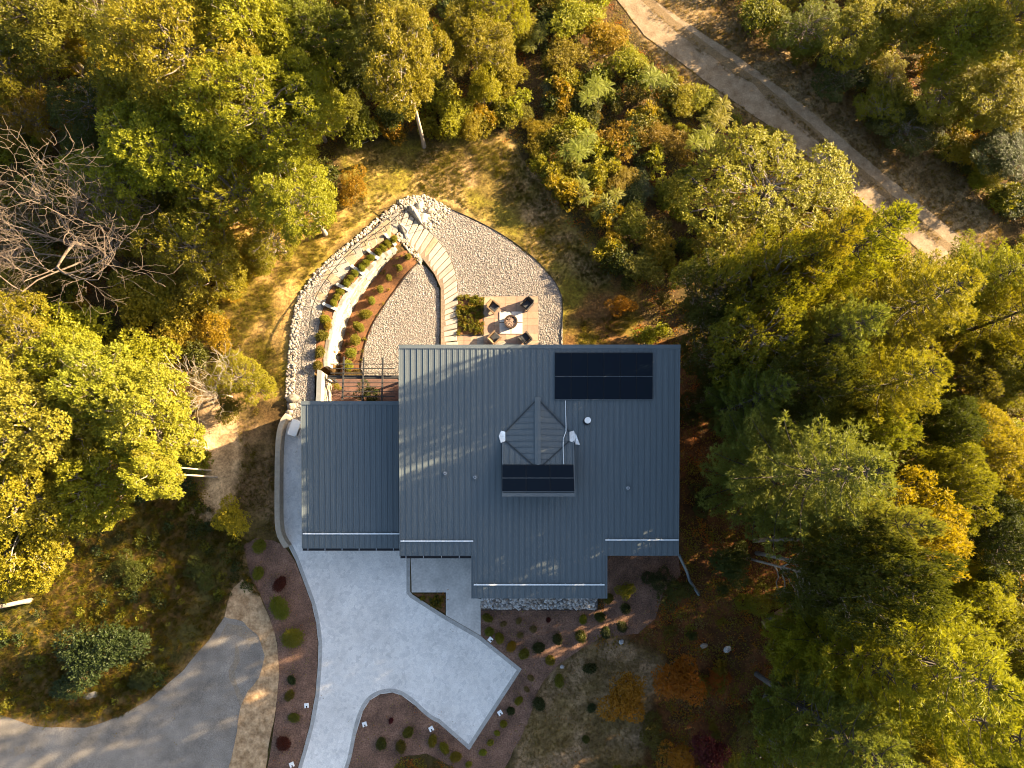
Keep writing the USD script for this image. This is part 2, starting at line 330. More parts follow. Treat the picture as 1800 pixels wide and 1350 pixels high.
# ------------------------------------------------------------------ terrain
CTRL = [(0, 1350, 0), (450, 1300, 0), (700, 1200, 0), (900, 1250, 0), (1200, 1300, -.3), (1500, 1300, -.6), (1800, 1300, -.8), (0, 900, -1), (250, 1000, -.7), (400, 900, -.6),
        (470, 830, -.35), (520, 830, 0), (540, 1000, 0), (300, 700, -1), (100, 700, -1.2), (450, 600, -.6), (300, 450, -1.2), (100, 400, -1.5), (0, 100, -2),
        (545, 690, 0), (528, 600, -.1), (533, 545, -.3), (562, 600, -.1), (600, 480, -.9), (640, 440, -1.25), (690, 395, -1.8), (500, 500, -.5), (600, 420, -1.1), (690, 350, -1.9),
        (580, 520, -.6), (590, 560, -.3), (572, 650, 0), (640, 470, -1.15), (694, 425, -1.8), (725, 412, -2.15), (755, 442, -2.6), (785, 490, -2.95), (790, 560, -3), (790, 612, -3), (830, 560, -3), (830, 610, -3),
        (760, 370, -2.3), (830, 420, -2.8), (900, 480, -3), (970, 530, -3), (900, 570, -3), (940, 610, -3), (980, 600, -3), (800, 300, -2.4), (700, 290, -2.2), (950, 400, -3), (1040, 500, -3.1),
        (1050, 600, -2.9), (600, 100, -2.4), (800, 50, -2.8), (1000, 200, -3), (1200, 100, -3.5), (1300, 100, -3.6), (1500, 300, -3.8), (1700, 440, -4), (1700, 100, -4), (1400, 0, -3.8),
        (1250, 600, -2.6), (1250, 850, -1), (1250, 1000, -.3), (1500, 700, -2.5), (1600, 900, -2), (1800, 700, -3), (1150, 950, 0), (950, 1060, 0), (620, 960, 0), (780, 1000, 0), (1180, 760, -1.5), (1050, 1100, 0), (1100, 1000, 0)]
_c = np.array([at(*c) for c in CTRL])
for a in np.arange(0, 360, 30):
    _c = np.vstack([_c, [95 * math.cos(math.radians(a)), 15 + 80 * math.sin(math.radians(a)), -2.2 + 1.2 * math.sin(math.radians(-a))]])
_rbf = RBFInterpolator(_c[:, :2], _c[:, 2], kernel="linear", smoothing=0.02)
_gx, _gy = np.arange(-70, 70.01, 0.25), np.arange(-48, 78.01, 0.25)
_GX, _GY = np.meshgrid(_gx, _gy, indexing="ij")
_raw = _rbf(np.c_[_GX.ravel(), _GY.ravel()]).reshape(_GX.shape)

def surf(px, py, f):
    """The point of the ground f(x, y) that the photo shows at this pixel."""
    z = -1.0
    for _ in range(12):
        p = at(px, py, z)
        z = float(f(np.array([p[0]]), np.array([p[1]]))[0])
    return at(px, py, z)

_upper0 = RegularGridInterpolator((_gx, _gy), _raw, bounds_error=False, fill_value=None)
def upper0(x, y):
    return _upper0(np.c_[np.clip(x, -70, 70), np.clip(y, -48, 78)])

P0 = lambda pts: np.array([surf(a, b, upper0)[:2] for a, b in pts])
FOOT_PX = [(597, 655), (598, 625), (604, 595), (612, 565), (626, 535), (643, 510), (660, 488), (680, 465), (698, 450), (709, 440)]
foot = np.array([at(a, b, -3.0 + 0.7 * max(0, (i - 5) / 4) ** 2)[:2] for i, (a, b) in enumerate(FOOT_PX)])
wall_line = spline(foot, 60)
def off(line, d):
    t = np.gradient(line, axis=0); t /= np.linalg.norm(t, axis=1, keepdims=True)
    return line + d * np.c_[t[:, 1], -t[:, 0]]
# walking north-east along the foot, the lower garden lies to the right
inner_step = P0([(722, 430), (745, 455), (765, 480), (775, 508), (776, 560), (776, 612)])
pit = np.array([at(a, b, -3)[:2] for a, b in [(776, 760), (560, 760), (574, 655)]])
QPOLY = sg.Polygon(np.vstack([off(wall_line, -0.22), inner_step, pit])).buffer(0)
_corner = P0([(720, 432)])[0]
def in_q(x, y):
    return shapely.contains_xy(QPOLY, x, y)
def smooth01(t):
    t = np.clip(t, 0, 1); return t * t * (3 - 2 * t)
def lower(x, y):
    d = np.hypot(x - _corner[0], y - _corner[1])
    u = upper0(x, y)
    k = smooth01((d - 0.4) / 3.2)
    return u * (1 - k) + (-3.02) * k

FORM = [[(480, 1350), (400, 1350), (0, 1350), (0, 1240), (200, 1255), (400, 1060), (430, 940), (470, 700), (500, 500), (690, 330), (800, 350), (1010, 510), (1010, 620), (1210, 620), (1210, 980), (1120, 1110), (960, 1180), (900, 1350)],
        [(1085, 0), (1145, 0), (1710, 435), (1620, 445)]]
_formed = shapely.union_all([sg.Polygon(P0(p)).buffer(0.5) for p in FORM])
def wild(x, y):
    """Forest-floor unevenness, dying out towards everything that was built."""
    p = shapely.points(x, y)
    d = shapely.distance(_formed, p)
    n = meshkit.fbm(np.c_[x * 0.16, y * 0.16, np.zeros_like(x)], 4, 3) - 0.5
    return 1.5 * n * smooth01(d / 6.0)
_up = _raw + wild(_GX.ravel(), _GY.ravel()).reshape(_GX.shape)
_upi = RegularGridInterpolator((_gx, _gy), _up, bounds_error=False, fill_value=None)
def G(x, y):
    """Height of the ground outside the lower garden."""
    x, y = np.asarray(x, float), np.asarray(y, float)
    return _upi(np.stack([np.clip(x, -70, 70), np.clip(y, -48, 78)], -1))
def GQ(x, y):
    x, y = np.asarray(x, float), np.asarray(y, float)
    return np.where(in_q(x, y), lower(x, y), G(x, y))
def P(px, py, f=None):
    return surf(px, py, f or GQ)
def PP(pts, f=None):
    return np.array([P(a, b, f)[:2] for a, b in pts])
def poly(pts, f=None):
    return sg.Polygon(PP(pts, f)).buffer(0)
def g1(x, y, f=None):
    return float((f or GQ)(np.array([x]), np.array([y]))[0])

def ridge(x, y, s=1.0, o=4, seed=0):
    return meshkit.fbm(np.c_[x * s, y * s, np.full_like(x, 0.37)], o, seed)

# zones of the ground by what covers it (colour of the material itself)
ZONES = [  # polygon in the photo, colour a, colour b, patch size (1/m), edge softness (m)
    ([(-300, 850), (340, 850), (480, 950), (490, 1100), (380, 1120), (220, 1270), (-300, 1290)], (0.075, 0.062, 0.018), (0.16, 0.095, 0.035), 0.35, 1.2),
    ([(340, 690), (430, 690), (480, 780), (490, 960), (420, 1050), (380, 960), (320, 880)], (0.20, 0.125, 0.06), (0.11, 0.075, 0.025), 0.4, 1.0),
    ([(350, 710), (415, 720), (425, 800), (415, 880), (370, 920), (340, 900), (370, 830)], (0.47, 0.32, 0.17), (0.36, 0.235, 0.12), 0.6, 0.8),
    ([(380, 380), (560, 360), (640, 300), (700, 340), (600, 430), (520, 540), (505, 700), (430, 700), (380, 560)], (0.30, 0.185, 0.06), (0.17, 0.125, 0.02), 0.45, 1.0),
    ([(590, 250), (740, 250), (870, 235), (950, 330), (1060, 480), (1130, 560), (1060, 620), (985, 612), (985, 520), (870, 400), (745, 340), (690, 350), (620, 400)], (0.155, 0.125, 0.018), (0.33, 0.22, 0.085), 0.42, 0.8),
    ([(730, 290), (880, 240), (960, 330), (1060, 470), (1010, 480), (900, 370), (800, 310)], (0.31, 0.20, 0.09), (0.17, 0.12, 0.03), 0.55, 0.8),
    ([(900, 1360), (930, 1250), (960, 1190), (1030, 1135), (1130, 1115), (1180, 1150), (1160, 1360)], (0.27, 0.175, 0.095), (0.16, 0.105, 0.042), 0.4, 0.9),
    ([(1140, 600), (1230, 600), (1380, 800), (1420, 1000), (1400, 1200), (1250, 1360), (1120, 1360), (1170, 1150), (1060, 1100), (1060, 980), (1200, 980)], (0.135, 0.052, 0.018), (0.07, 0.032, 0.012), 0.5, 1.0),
    ([(1040, 500), (1130, 500), (1130, 620), (985, 620), (1000, 560)], (0.17, 0.085, 0.03), (0.15, 0.11, 0.02), 0.5, 0.8),
    ([(1050, -60), (1200, -60), (1500, 160), (1720, 330), (1790, 440), (1600, 470), (1380, 260), (1140, 90)], (0.20, 0.135, 0.065), (0.12, 0.075, 0.03), 0.4, 1.0),
    ([(-200, 1235), (60, 1262), (200, 1262), (330, 1150), (400, 1065), (420, 1100), (330, 1200), (220, 1285), (50, 1290), (-200, 1275)], (0.21, 0.135, 0.055), (0.13, 0.08, 0.025), 0.5, 0.6)]
def ground_tone(x, y):
    n0 = ridge(x, y, 0.3, 5, 11)[:, None]; n1 = ridge(x, y, 1.3, 3, 5)[:, None]
    k = smooth01((n0 - 0.38) / 0.24)
    c = np.array([0.052, 0.040, 0.013]) * (1 - k) + np.array([0.082, 0.048, 0.019]) * k
    pts = shapely.points(x, y)
    jag = (ridge(x, y, 0.9, 4, 21) - 0.5) * 3.0
    for i, (pl, a, b, s, soft) in enumerate(ZONES):
        pg = sg.Polygon(np.array([surf(u, v, upper0)[:2] for u, v in pl])).buffer(0)
        d = shapely.distance(pg.exterior, pts) * np.where(shapely.contains(pg, pts), 1, -1) + jag * soft * 0.6
        w = smooth01(d / soft + 0.5)[:, None]
        k = smooth01((ridge(x, y, s, 5, 31 + i) - 0.40) / 0.20)[:, None]
        c = c * (1 - w) + (np.array(a) * (1 - k) + np.array(b) * k) * w
    return c * (0.8 + 0.4 * n1)

def terrain():
    xs = np.r_[-900, -600, -400, -250, -160, -110, -85, np.arange(-72, -40, 0.8), np.arange(-40, 42, 0.28), np.arange(42, 74, 0.8), 85, 110, 160, 250, 400, 600, 900]
    ys = np.r_[-900, -600, -400, -250, -160, -100, -70, np.arange(-50, -26, 0.8), np.arange(-26, 46, 0.28), np.arange(46, 80, 0.8), 95, 130, 200, 300, 450, 650, 900]
    X, Y = np.meshgrid(xs, ys, indexing="ij")
    x, y = X.ravel(), Y.ravel()
    z = GQ(x, y)
    house = shapely.contains_xy(sg.Polygon(np.array([at(a, b, 0)[:2] for a, b in [(535, 720), (705, 720), (705, 655), (1190, 640), (1190, 960), (1060, 960), (1060, 1030), (835, 1030), (835, 960), (540, 950)]])), x, y)
    z = np.where(house, np.minimum(z, -0.3), z)
    i, j = np.meshgrid(np.arange(len(xs) - 1), np.arange(len(ys) - 1), indexing="ij"); n = len(ys)
    q = np.stack([i * n + j, (i + 1) * n + j, (i + 1) * n + j + 1, i * n + j + 1], -1).reshape(-1, 4)
    single("terrain", (np.c_[x, y, z], q), M["terrain"], kind="structure", smooth=True, color=ground_tone(x, y))
terrain()

# ------------------------------------------------------------------ sheets that lie on the ground
def ragged(pg, amp, s=0.8, seed=0):
    if not amp:
        return pg
    c = np.array(pg.segmentize(0.3).exterior.coords)[:-1]
    d = np.stack([ridge(c[:, 0], c[:, 1], s, 4, seed) - 0.5, ridge(c[:, 0] + 50, c[:, 1], s, 4, seed) - 0.5], 1)
    return sg.Polygon(c + d * 2 * amp).buffer(0)

def sheet(pg, dz, f=None, step=0.3, amp=0.0, seed=0, thick=0.0):
    f = f or GQ
    V, F, n = [], [], 0
    pg = ragged(pg, amp, 0.8, seed)
    for g in getattr(pg, "geoms", [pg]):
        b = np.vstack([np.array(r.coords)[:-1] for r in [g.segmentize(step).exterior, *g.segmentize(step).interiors]])
        x0, y0, x1, y1 = g.bounds
        gx, gy = np.meshgrid(np.arange(x0, x1, step), np.arange(y0, y1, step))
        q = np.c_[gx.ravel(), gy.ravel()] + rng.uniform(-.1, .1, (gx.size, 2)) * step
        q = q[shapely.contains_xy(g.buffer(-step * 0.45), q[:, 0], q[:, 1])]
        p = np.vstack([b, q])
        t = Delaunay(p).simplices
        a = p[t]; m = a.mean(1)
        s = (a[:, 1, 0] - a[:, 0, 0]) * (a[:, 2, 1] - a[:, 0, 1]) - (a[:, 1, 1] - a[:, 0, 1]) * (a[:, 2, 0] - a[:, 0, 0])
        ok = shapely.contains_xy(g, m[:, 0], m[:, 1]) & (np.abs(s) > 1e-7)
        t = np.where(s[:, None] < 0, t[:, ::-1], t)[ok]
        V.append(np.c_[p, f(p[:, 0], p[:, 1]) + dz]); F.append(t + n); n += len(p)
        if thick:  # a skirt down into the ground
            for r in [g.segmentize(step).exterior, *g.segmentize(step).interiors]:
                c = np.array(r.coords)[:-1]; k = len(c); z = f(c[:, 0], c[:, 1])
                V.append(np.vstack([np.c_[c, z + dz], np.c_[c, z - thick]])); i = np.arange(k); j = (i + 1) % k
                F.append(np.vstack([np.c_[i + k, j + k, j], np.c_[i + k, j, i]]) + n); n += 2 * k
    return np.vstack(V), np.vstack(F)

DRIVE = [(504, 742), (497, 770), (496, 880), (498, 930), (505, 955), (520, 985), (535, 1025), (548, 1060), (556, 1095), (560, 1130), (559, 1170), (555, 1220), (545, 1275), (533, 1320), (524, 1350), (512, 1400), (480, 1520),
         (575, 1520), (600, 1400), (612, 1350), (618, 1330), (626, 1290), (638, 1250), (650, 1231), (668, 1220), (690, 1217), (706, 1222), (730, 1240), (770, 1270), (825, 1318), (917, 1176), (845, 1118), (783, 1082), (725, 1045), (721, 1040), (721, 955), (706, 940), (560, 940), (548, 742)]
drive = poly(DRIVE)
single("driveway", sheet(drive, 0.035, step=0.4, thick=0.3), M["stamped"], "pale stamped concrete driveway spreading from the garage into a wide turning spur", "driveway", kind="structure")
def band(line, w, side):
    ln = sg.LineString(line)
    return ln.buffer(w, single_sided=True, cap_style=2, join_style=2) if side > 0 else ln.buffer(-w, single_sided=True, cap_style=2, join_style=2)
def smooth_px(pts, n):
    return spline(np.array(pts, float), n).tolist()
left_edge = PP(smooth_px(DRIVE[4:17], 50))
loop_edge = PP(DRIVE[17:20] + smooth_px(DRIVE[19:29], 40)[1:] + [DRIVE[29]])
corner_edge = PP([DRIVE[29], DRIVE[30], DRIVE[31], DRIVE[32], DRIVE[33], DRIVE[34], DRIVE[35]])
for ln in (left_edge, loop_edge, corner_edge):
    b = band(ln, 0.27, 1)
    if drive.intersection(b).area < 0.5 * b.area:
        b = band(ln, 0.27, -1)
    single("driveway_border", sheet(b, 0.042, step=0.4), M["border"], kind="structure")
walk = poly([(721.5, 955), (833, 955), (833, 1051), (845, 1053), (845, 1117), (784, 1081.5), (784, 1041), (724, 1041)])
single("entrance_walk", sheet(walk, 0.06, step=0.5, thick=0.3), M["concrete"], kind="structure")
single("planter_bed", sheet(poly([(727, 1043.5), (782, 1043.5), (782, 1078)]), 0.03, step=0.3), M["bed"], kind="structure")
ASPH = [(-400, 1230), (0, 1255), (60, 1276), (150, 1279), (210, 1260), (262, 1230), (320, 1180), (370, 1122), (396, 1083), (425, 1092), (462, 1118), (472, 1150), (462, 1190), (440, 1216), (426, 1250), (416, 1310), (405, 1355), (380, 1520), (-400, 1520)]
single("asphalt_drive", sheet(poly(ASPH), 0.03, step=0.5, amp=0.12), M["asphalt"], kind="structure")
single("sand_verge", sheet(poly([(400, 1360), (412, 1310), (422, 1250), (436, 1214), (458, 1190), (466, 1150), (455, 1118), (425, 1092), (396, 1083), (410, 1032), (425, 1018), (444, 1028), (460, 1050), (474, 1085), (488, 1130), (490, 1190), (484, 1260), (470, 1320), (462, 1400), (395, 1400)]), 0.05, step=0.3, amp=0.2, seed=4), M["sand"], kind="structure")
mulch_l = poly([(428, 958), (450, 946), (480, 950), (499, 958), (518, 986), (534, 1025), (547, 1060), (555, 1095), (559, 1130), (558, 1170), (554, 1220), (544, 1275), (532, 1320), (520, 1360), (500, 1420), (455, 1420), (474, 1330), (484, 1260), (489, 1190), (488, 1130), (474, 1085), (458, 1045), (440, 1012)]).difference(drive)
single("mulch_bed", sheet(mulch_l, 0.025, step=0.3, amp=0.03), M["mulch"], kind="structure")
mulch_loop = poly([(612, 1360), (618, 1332), (627, 1291), (639, 1252), (651, 1233), (669, 1221), (690, 1218), (706, 1223), (730, 1241), (770, 1271), (825, 1319), (916, 1178), (846, 1119), (846, 1073), (1063, 1073), (1063, 975), (1190, 975), (1192, 1010), (1165, 1040), (1150, 1085), (1120, 1112), (1060, 1114), (1020, 1138), (985, 1163), (955, 1192), (940, 1220), (925, 1270), (905, 1310), (880, 1360), (820, 1365), (800, 1345), (750, 1322), (705, 1330), (680, 1365)]).difference(drive)
single("mulch_bed", sheet(mulch_loop.buffer(.12), 0.022, step=0.35, amp=0.22, seed=3), M["mulch"], kind="structure")
single("river_stone_strip", sheet(poly([(845.5, 1040), (1050, 1040), (1050, 1071), (845.5, 1071)]), 0.03, step=0.4), M["gravelbase"], kind="structure")
road_px = [(985, -90), (1085, 0), (1132, 62), (1250, 150), (1352, 222), (1500, 342), (1620, 444), (1800, 610), (1950, 760), (2050, 760), (1880, 580), (1712, 436), (1560, 312), (1420, 192), (1300, 102), (1148, 0), (1045, -90)]
single("dirt_road", sheet(poly(road_px), 0.05, step=0.5, amp=0.12, seed=2), M["road"], kind="structure")
for i, pl in enumerate(([(414, 1130), (421, 1140), (423, 1160), (413, 1180), (416, 1205), (432, 1232), (440, 1243), (432, 1249), (418, 1225), (404, 1196), (402, 1178), (413, 1158)], [(398, 1095), (430, 1100), (452, 1122), (440, 1128), (415, 1115), (385, 1122)], [(24, 1314), (46, 1310), (44, 1322), (26, 1328)])):
    single("dirt_streak", sheet(poly(pl), 0.036, step=0.25, amp=0.22, seed=40 + i), M["ochre"], kind="structure")
mid_px = [(1105, -20), (1200, 66), (1325, 152), (1450, 260), (1582, 372), (1700, 470), (1712, 462), (1594, 366), (1462, 252), (1337, 144), (1212, 56), (1122, -20)]
single("track_middle", sheet(poly(mid_px), 0.056, step=0.4, amp=0.3, seed=8), M["track_mid"], kind="structure")
# lower garden, gravel yards, garden beds
gravel_in = poly([(737, 462), (750, 470), (763, 486), (772, 508), (774, 560), (774, 660), (640, 660), (635, 648), (641, 610), (656, 570), (681, 530), (710, 490)], lower)
single("gravel_court", sheet(gravel_in, 0.03, lower, step=0.35), M["gravelbase"], kind="structure")
gravel_out = poly([(745, 345), (790, 367), (870, 405), (940, 455), (975, 495), (987, 520), (989, 560), (989, 640), (805, 640), (805, 520), (804, 500), (797, 465), (776, 430), (747, 401), (715, 368)])
single("gravel_yard", sheet(gravel_out, 0.025, G, step=0.35), M["gravelbase"], kind="structure")
gravel_w = poly([(504, 742), (508, 650), (513, 590), (522, 540), (537, 508), (560, 482), (600, 449), (650, 408), (698, 364), (715, 368), (713, 380), (690, 408), (640, 446), (600, 482), (578, 512), (566, 548), (556, 600), (553, 655), (553, 706), (530, 742)], G)
single("gravel_path", sheet(gravel_w, 0.025, G, step=0.3), M["gravelbase"], kind="structure")
top_line = off(wall_line, -0.45)
bed_up = sg.Polygon(np.vstack([top_line, PP([(706, 423), (690, 409), (641, 447), (601, 483), (579, 513), (567, 549), (557, 600), (553, 655)], G)])).buffer(0)
single("terrace_bed", sheet(bed_up, 0.05, G, step=0.25), M["bed"], kind="structure")
bed_low = sg.Polygon(np.vstack([wall_line[:56], PP([(715, 440), (737, 460), (710, 490), (681, 530), (656, 570), (641, 610), (635, 650), (600, 655)], lower)])).buffer(0)
single("lower_bed", sheet(bed_low, 0.045, lower, step=0.25), M["bed"], kind="structure")

# ------------------------------------------------------------------ house
SLOPE = 0.187
def plane_at(px, py, z, s=SLOPE):
    p = at(px, py, z); return (z - s * p[1], s)
def on(px, py, pl):
    r = ray(px, py); k = (pl[0] - CAM_H) / (r[2] - pl[1] * r[1])
    p = r * k; return np.array([p[0], p[1], CAM_H + p[2]])
main = plane_at(950, 612, 7.5)
gar = plane_at(615, 707, 4.9)
L0, R0 = (on(700, 615, main)[0] + on(705, 975, main)[0]) / 2, (on(1195, 606, main)[0] + on(1193, 975, main)[0]) / 2
YN, YS1, YS2 = on(950, 607, main)[1], on(760, 977, main)[1], on(950, 1052, main)[1]
X1, X2 = on(832.5, 1000, main)[0], on(1063, 1000, main)[0]
GL, GN, GS = (on(528, 708, gar)[0] + on(534, 965, gar)[0]) / 2, on(615, 706, gar)[1], on(615, 964, gar)[1]
zm = lambda y: main[0] + main[1] * y
zg = lambda y: gar[0] + gar[1] * y
house = Thing("house", (0, 0, 0), "modern house with blue-grey standing-seam shed roofs, clerestory and solar panels", "house")
T = 0.30  # roof thickness
def slab(x0, x1, ys, yn, zf, t0=0.0, t1=-T):
    return hexa([(x0, ys, zf(ys) + t1), (x1, ys, zf(ys) + t1), (x1, yn, zf(yn) + t1), (x0, yn, zf(yn) + t1)], [(x0, ys, zf(ys) + t0), (x1, ys, zf(ys) + t0), (x1, yn, zf(yn) + t0), (x0, yn, zf(yn) + t0)])
def seam_panel(x0, x1, ys, yn, zf, rib=True):
    """One pan with its folded seam along the left edge and two faint stiffening lines."""
    w = x1 - x0
    prof = [(0, 0), (0, 0.050), (0.026, 0.050), (0.026, 0.014), (w * .36, 0.014), (w * .38, 0.022), (w * .40, 0.014), (w * .66, 0.014), (w * .68, 0.022), (w * .70, 0.014), (w - .004, 0.014), (w - .004, 0)]
    v = [(x0 + a, y, zf(y) + b) for y in (ys, yn) for a, b in prof]; n = len(prof)
    f = [[i + n, i, (i + 1) % n] for i in range(n)] + [[i + n, (i + 1) % n, (i + 1) % n + n] for i in range(n)]
    f += [[0, 2, 1], [0, 3, 2]] + [[0, i + 1, i] for i in range(3, n - 1)]
    return np.array(v), np.array(f)[:, ::-1]
roof = house.part("roof", join([slab(L0 + .02, R0 - .02, YS1 + .02, YN - .02, zm), slab(X1 + .02, X2 - .02, YS2 + .02, YS1 + .02, zm)]), M["roof"])
nm = int(round((R0 - L0) / 0.407))
xs = np.linspace(L0, R0, nm + 1)
for a, b in zip(xs[:-1], xs[1:]):
    m = (a + b) / 2
    cuts = [(YN - .16, YS2 if X1 < m < X2 else YS1)]
    for yn, ys in cuts:
        roof.part("roof_panel", seam_panel(a, b, ys, yn, zm), M["roof"])
groof = house.part("garage_roof", slab(GL + .02, L0 - .05, GS + .02, GN - .02, zg), M["roof"])
xs = np.linspace(GL, L0 - .03, int(round((L0 - GL) / 0.407)) + 1)
for a, b in zip(xs[:-1], xs[1:]):
    groof.part("roof_panel", seam_panel(a, b, GS, GN - .16, zg), M["roof"])
roof.part("ridge_cap", slab(L0 - .03, R0 + .03, YN - .22, YN + .03, zm, 0.075, -.33), M["roof_cap"])
groof.part("ridge_cap", slab(GL - .03, L0 - .06, GN - .22, GN + .03, zg, 0.075, -.33), M["roof_cap"])
for x in (L0, R0):
    roof.part("rake_trim", slab(x - .04, x + .012, YS1, YN - .23, zm, 0.06, -.34), M["roof_cap"])
roof.part("rake_trim", slab(X1 - .03, X1 + .012, YS2, YS1 - .02, zm, 0.06, -.34), M["roof_cap"])
roof.part("rake_trim", slab(X2 - .012, X2 + .03, YS2, YS1 - .02, zm, 0.06, -.34), M["roof_cap"])
groof.part("rake_trim", slab(GL - .04, GL + .012, GS, GN - .23, zg, 0.06, -.34), M["roof_cap"])
# snow rails
for x0, x1, py, zf, pl, px in ((GL + .05, L0 - .1, 938, zg, gar, 620), (L0 + .05, X1 - .02, 951, zm, main, 770), (X1 + .02, X2 - .02, 1027.5, zm, main, 950), (X2 + .02, R0 - .03, 949, zm, main, 1130)):
    y = on(px, py, pl)[1]
    s = house.part("snow_rail", box(x0, x1, y - .045, y + .045, zf(y) + .06, zf(y) + .13), M["white"])
    for x in np.arange(x0 + .2, x1, 1.22):
        s.part("rail_clamp", box(x - .03, x + .03, y - .06, y + .08, zf(y) + .051, zf(y) + .058), M["rail_metal"])
# gutters
for x0, x1, ys, zf in ((GL - .03, L0 - .07, GS, zg), (L0, X1 - .04, YS1, zm)):
    z = zf(ys)
    g = house.part("gutter", join([box(x0, x1, ys - .17, ys - .16, z - .15, z - .02), box(x0, x1, ys - .16, ys - .03, z - .15, z - .13), box(x0, x1, ys - .03, ys - .01, z - .15, z - .06)]), M["gutter"])
    for x in np.arange(x0 + .4, x1, 1.22):
        g.part("gutter_bracket", box(x - .02, x + .02, ys - .165, ys, z - .045, z - .03), M["rail_metal"])
# walls (mostly under the eaves)
def wall_block(x0, x1, y0, y1, z0, zf):
    return hexa([(x0, y0, z0), (x1, y0, z0), (x1, y1, z0), (x0, y1, z0)], [(x0, y0, zf(y0) - T - .005), (x1, y0, zf(y0) - T - .005), (x1, y1, zf(y1) - T - .005), (x0, y1, zf(y1) - T - .005)])
for r in ((L0 + .35, R0 - .5, YS1 + .7, YN - .7, -3.4, zm), (X1 + .5, X2 - .5, YS2 + .8, YS1 + .69, -1, zm), (GL + .4, L0 + .34, GS + .6, GN - .5, -3.4, zg)):
    house.part("wall", wall_block(*r), M["wall"])
# clerestory: a reversed slope rising to the south, with a cricket behind it
CW, CE = on(883, 768, main), on(1006, 768, main)
ycl = on(945, 768, main)[1]; z0c = zm(ycl)
s2 = -0.215
def zc(y): return z0c + .02 + s2 * (y - ycl)
def meet(px, py):  # on the reversed plane
    r = ray(px, py); a = z0c + .02 - s2 * ycl; k = (a - CAM_H) / (r[2] - s2 * r[1]); p = r * k
    return np.array([p[0], p[1], CAM_H + p[2]])
cs = meet(945, 872)[1]
cw, ce = (CW[0] + meet(884, 872)[0]) / 2, (CE[0] + meet(1011, 872)[0]) / 2
cler = house.part("clerestory", hexa([(cw + .15, cs + .5, zm(cs + .5) - .1), (ce - .15, cs + .5, zm(cs + .5) - .1), (ce - .15, ycl, z0c - .1), (cw + .15, ycl, z0c - .1)],
                                     [(cw + .15, cs + .5, zc(cs + .5) - .16), (ce - .15, cs + .5, zc(cs + .5) - .16), (ce - .15, ycl, z0c - .05), (cw + .15, ycl, z0c - .05)]), M["wall"])
cler.part("roof_slab", slab(cw, ce, cs, ycl - .05, zc, 0.0, -.15), M["roof"])
xs = np.linspace(cw + .06, ce - .06, 13)
for a, b in zip(xs[:-1], xs[1:]):
    cler.part("roof_panel", seam_panel(a, b, cs + .22, ycl - .1, zc), M["roof"])
cler.part("eave_trim", slab(cw - .03, ce + .03, cs - .03, cs + .2, zc, 0.07, -.2), M["roof_cap"])
for x in (cw, ce):
    cler.part("rake_trim", slab(x - .04, x + .055, cs + .21, ycl - .05, zc, 0.07, -.2), M["roof_cap"])
for k in range(4):
    xa, xb = cw + .5 + k * (ce - cw - 1) / 4 + .04, cw + .5 + (k + 1) * (ce - cw - 1) / 4 - .04
    cler.part("window", box(xa, xb, cs + .47, cs + .495, zm(cs + .5) + .25, zc(cs + .5) - .3), M["solar"])
A = on(945, 701, main); zr = A[2] + .02
yb = ycl + (zr - z0c - .02) / s2
xr = A[0]
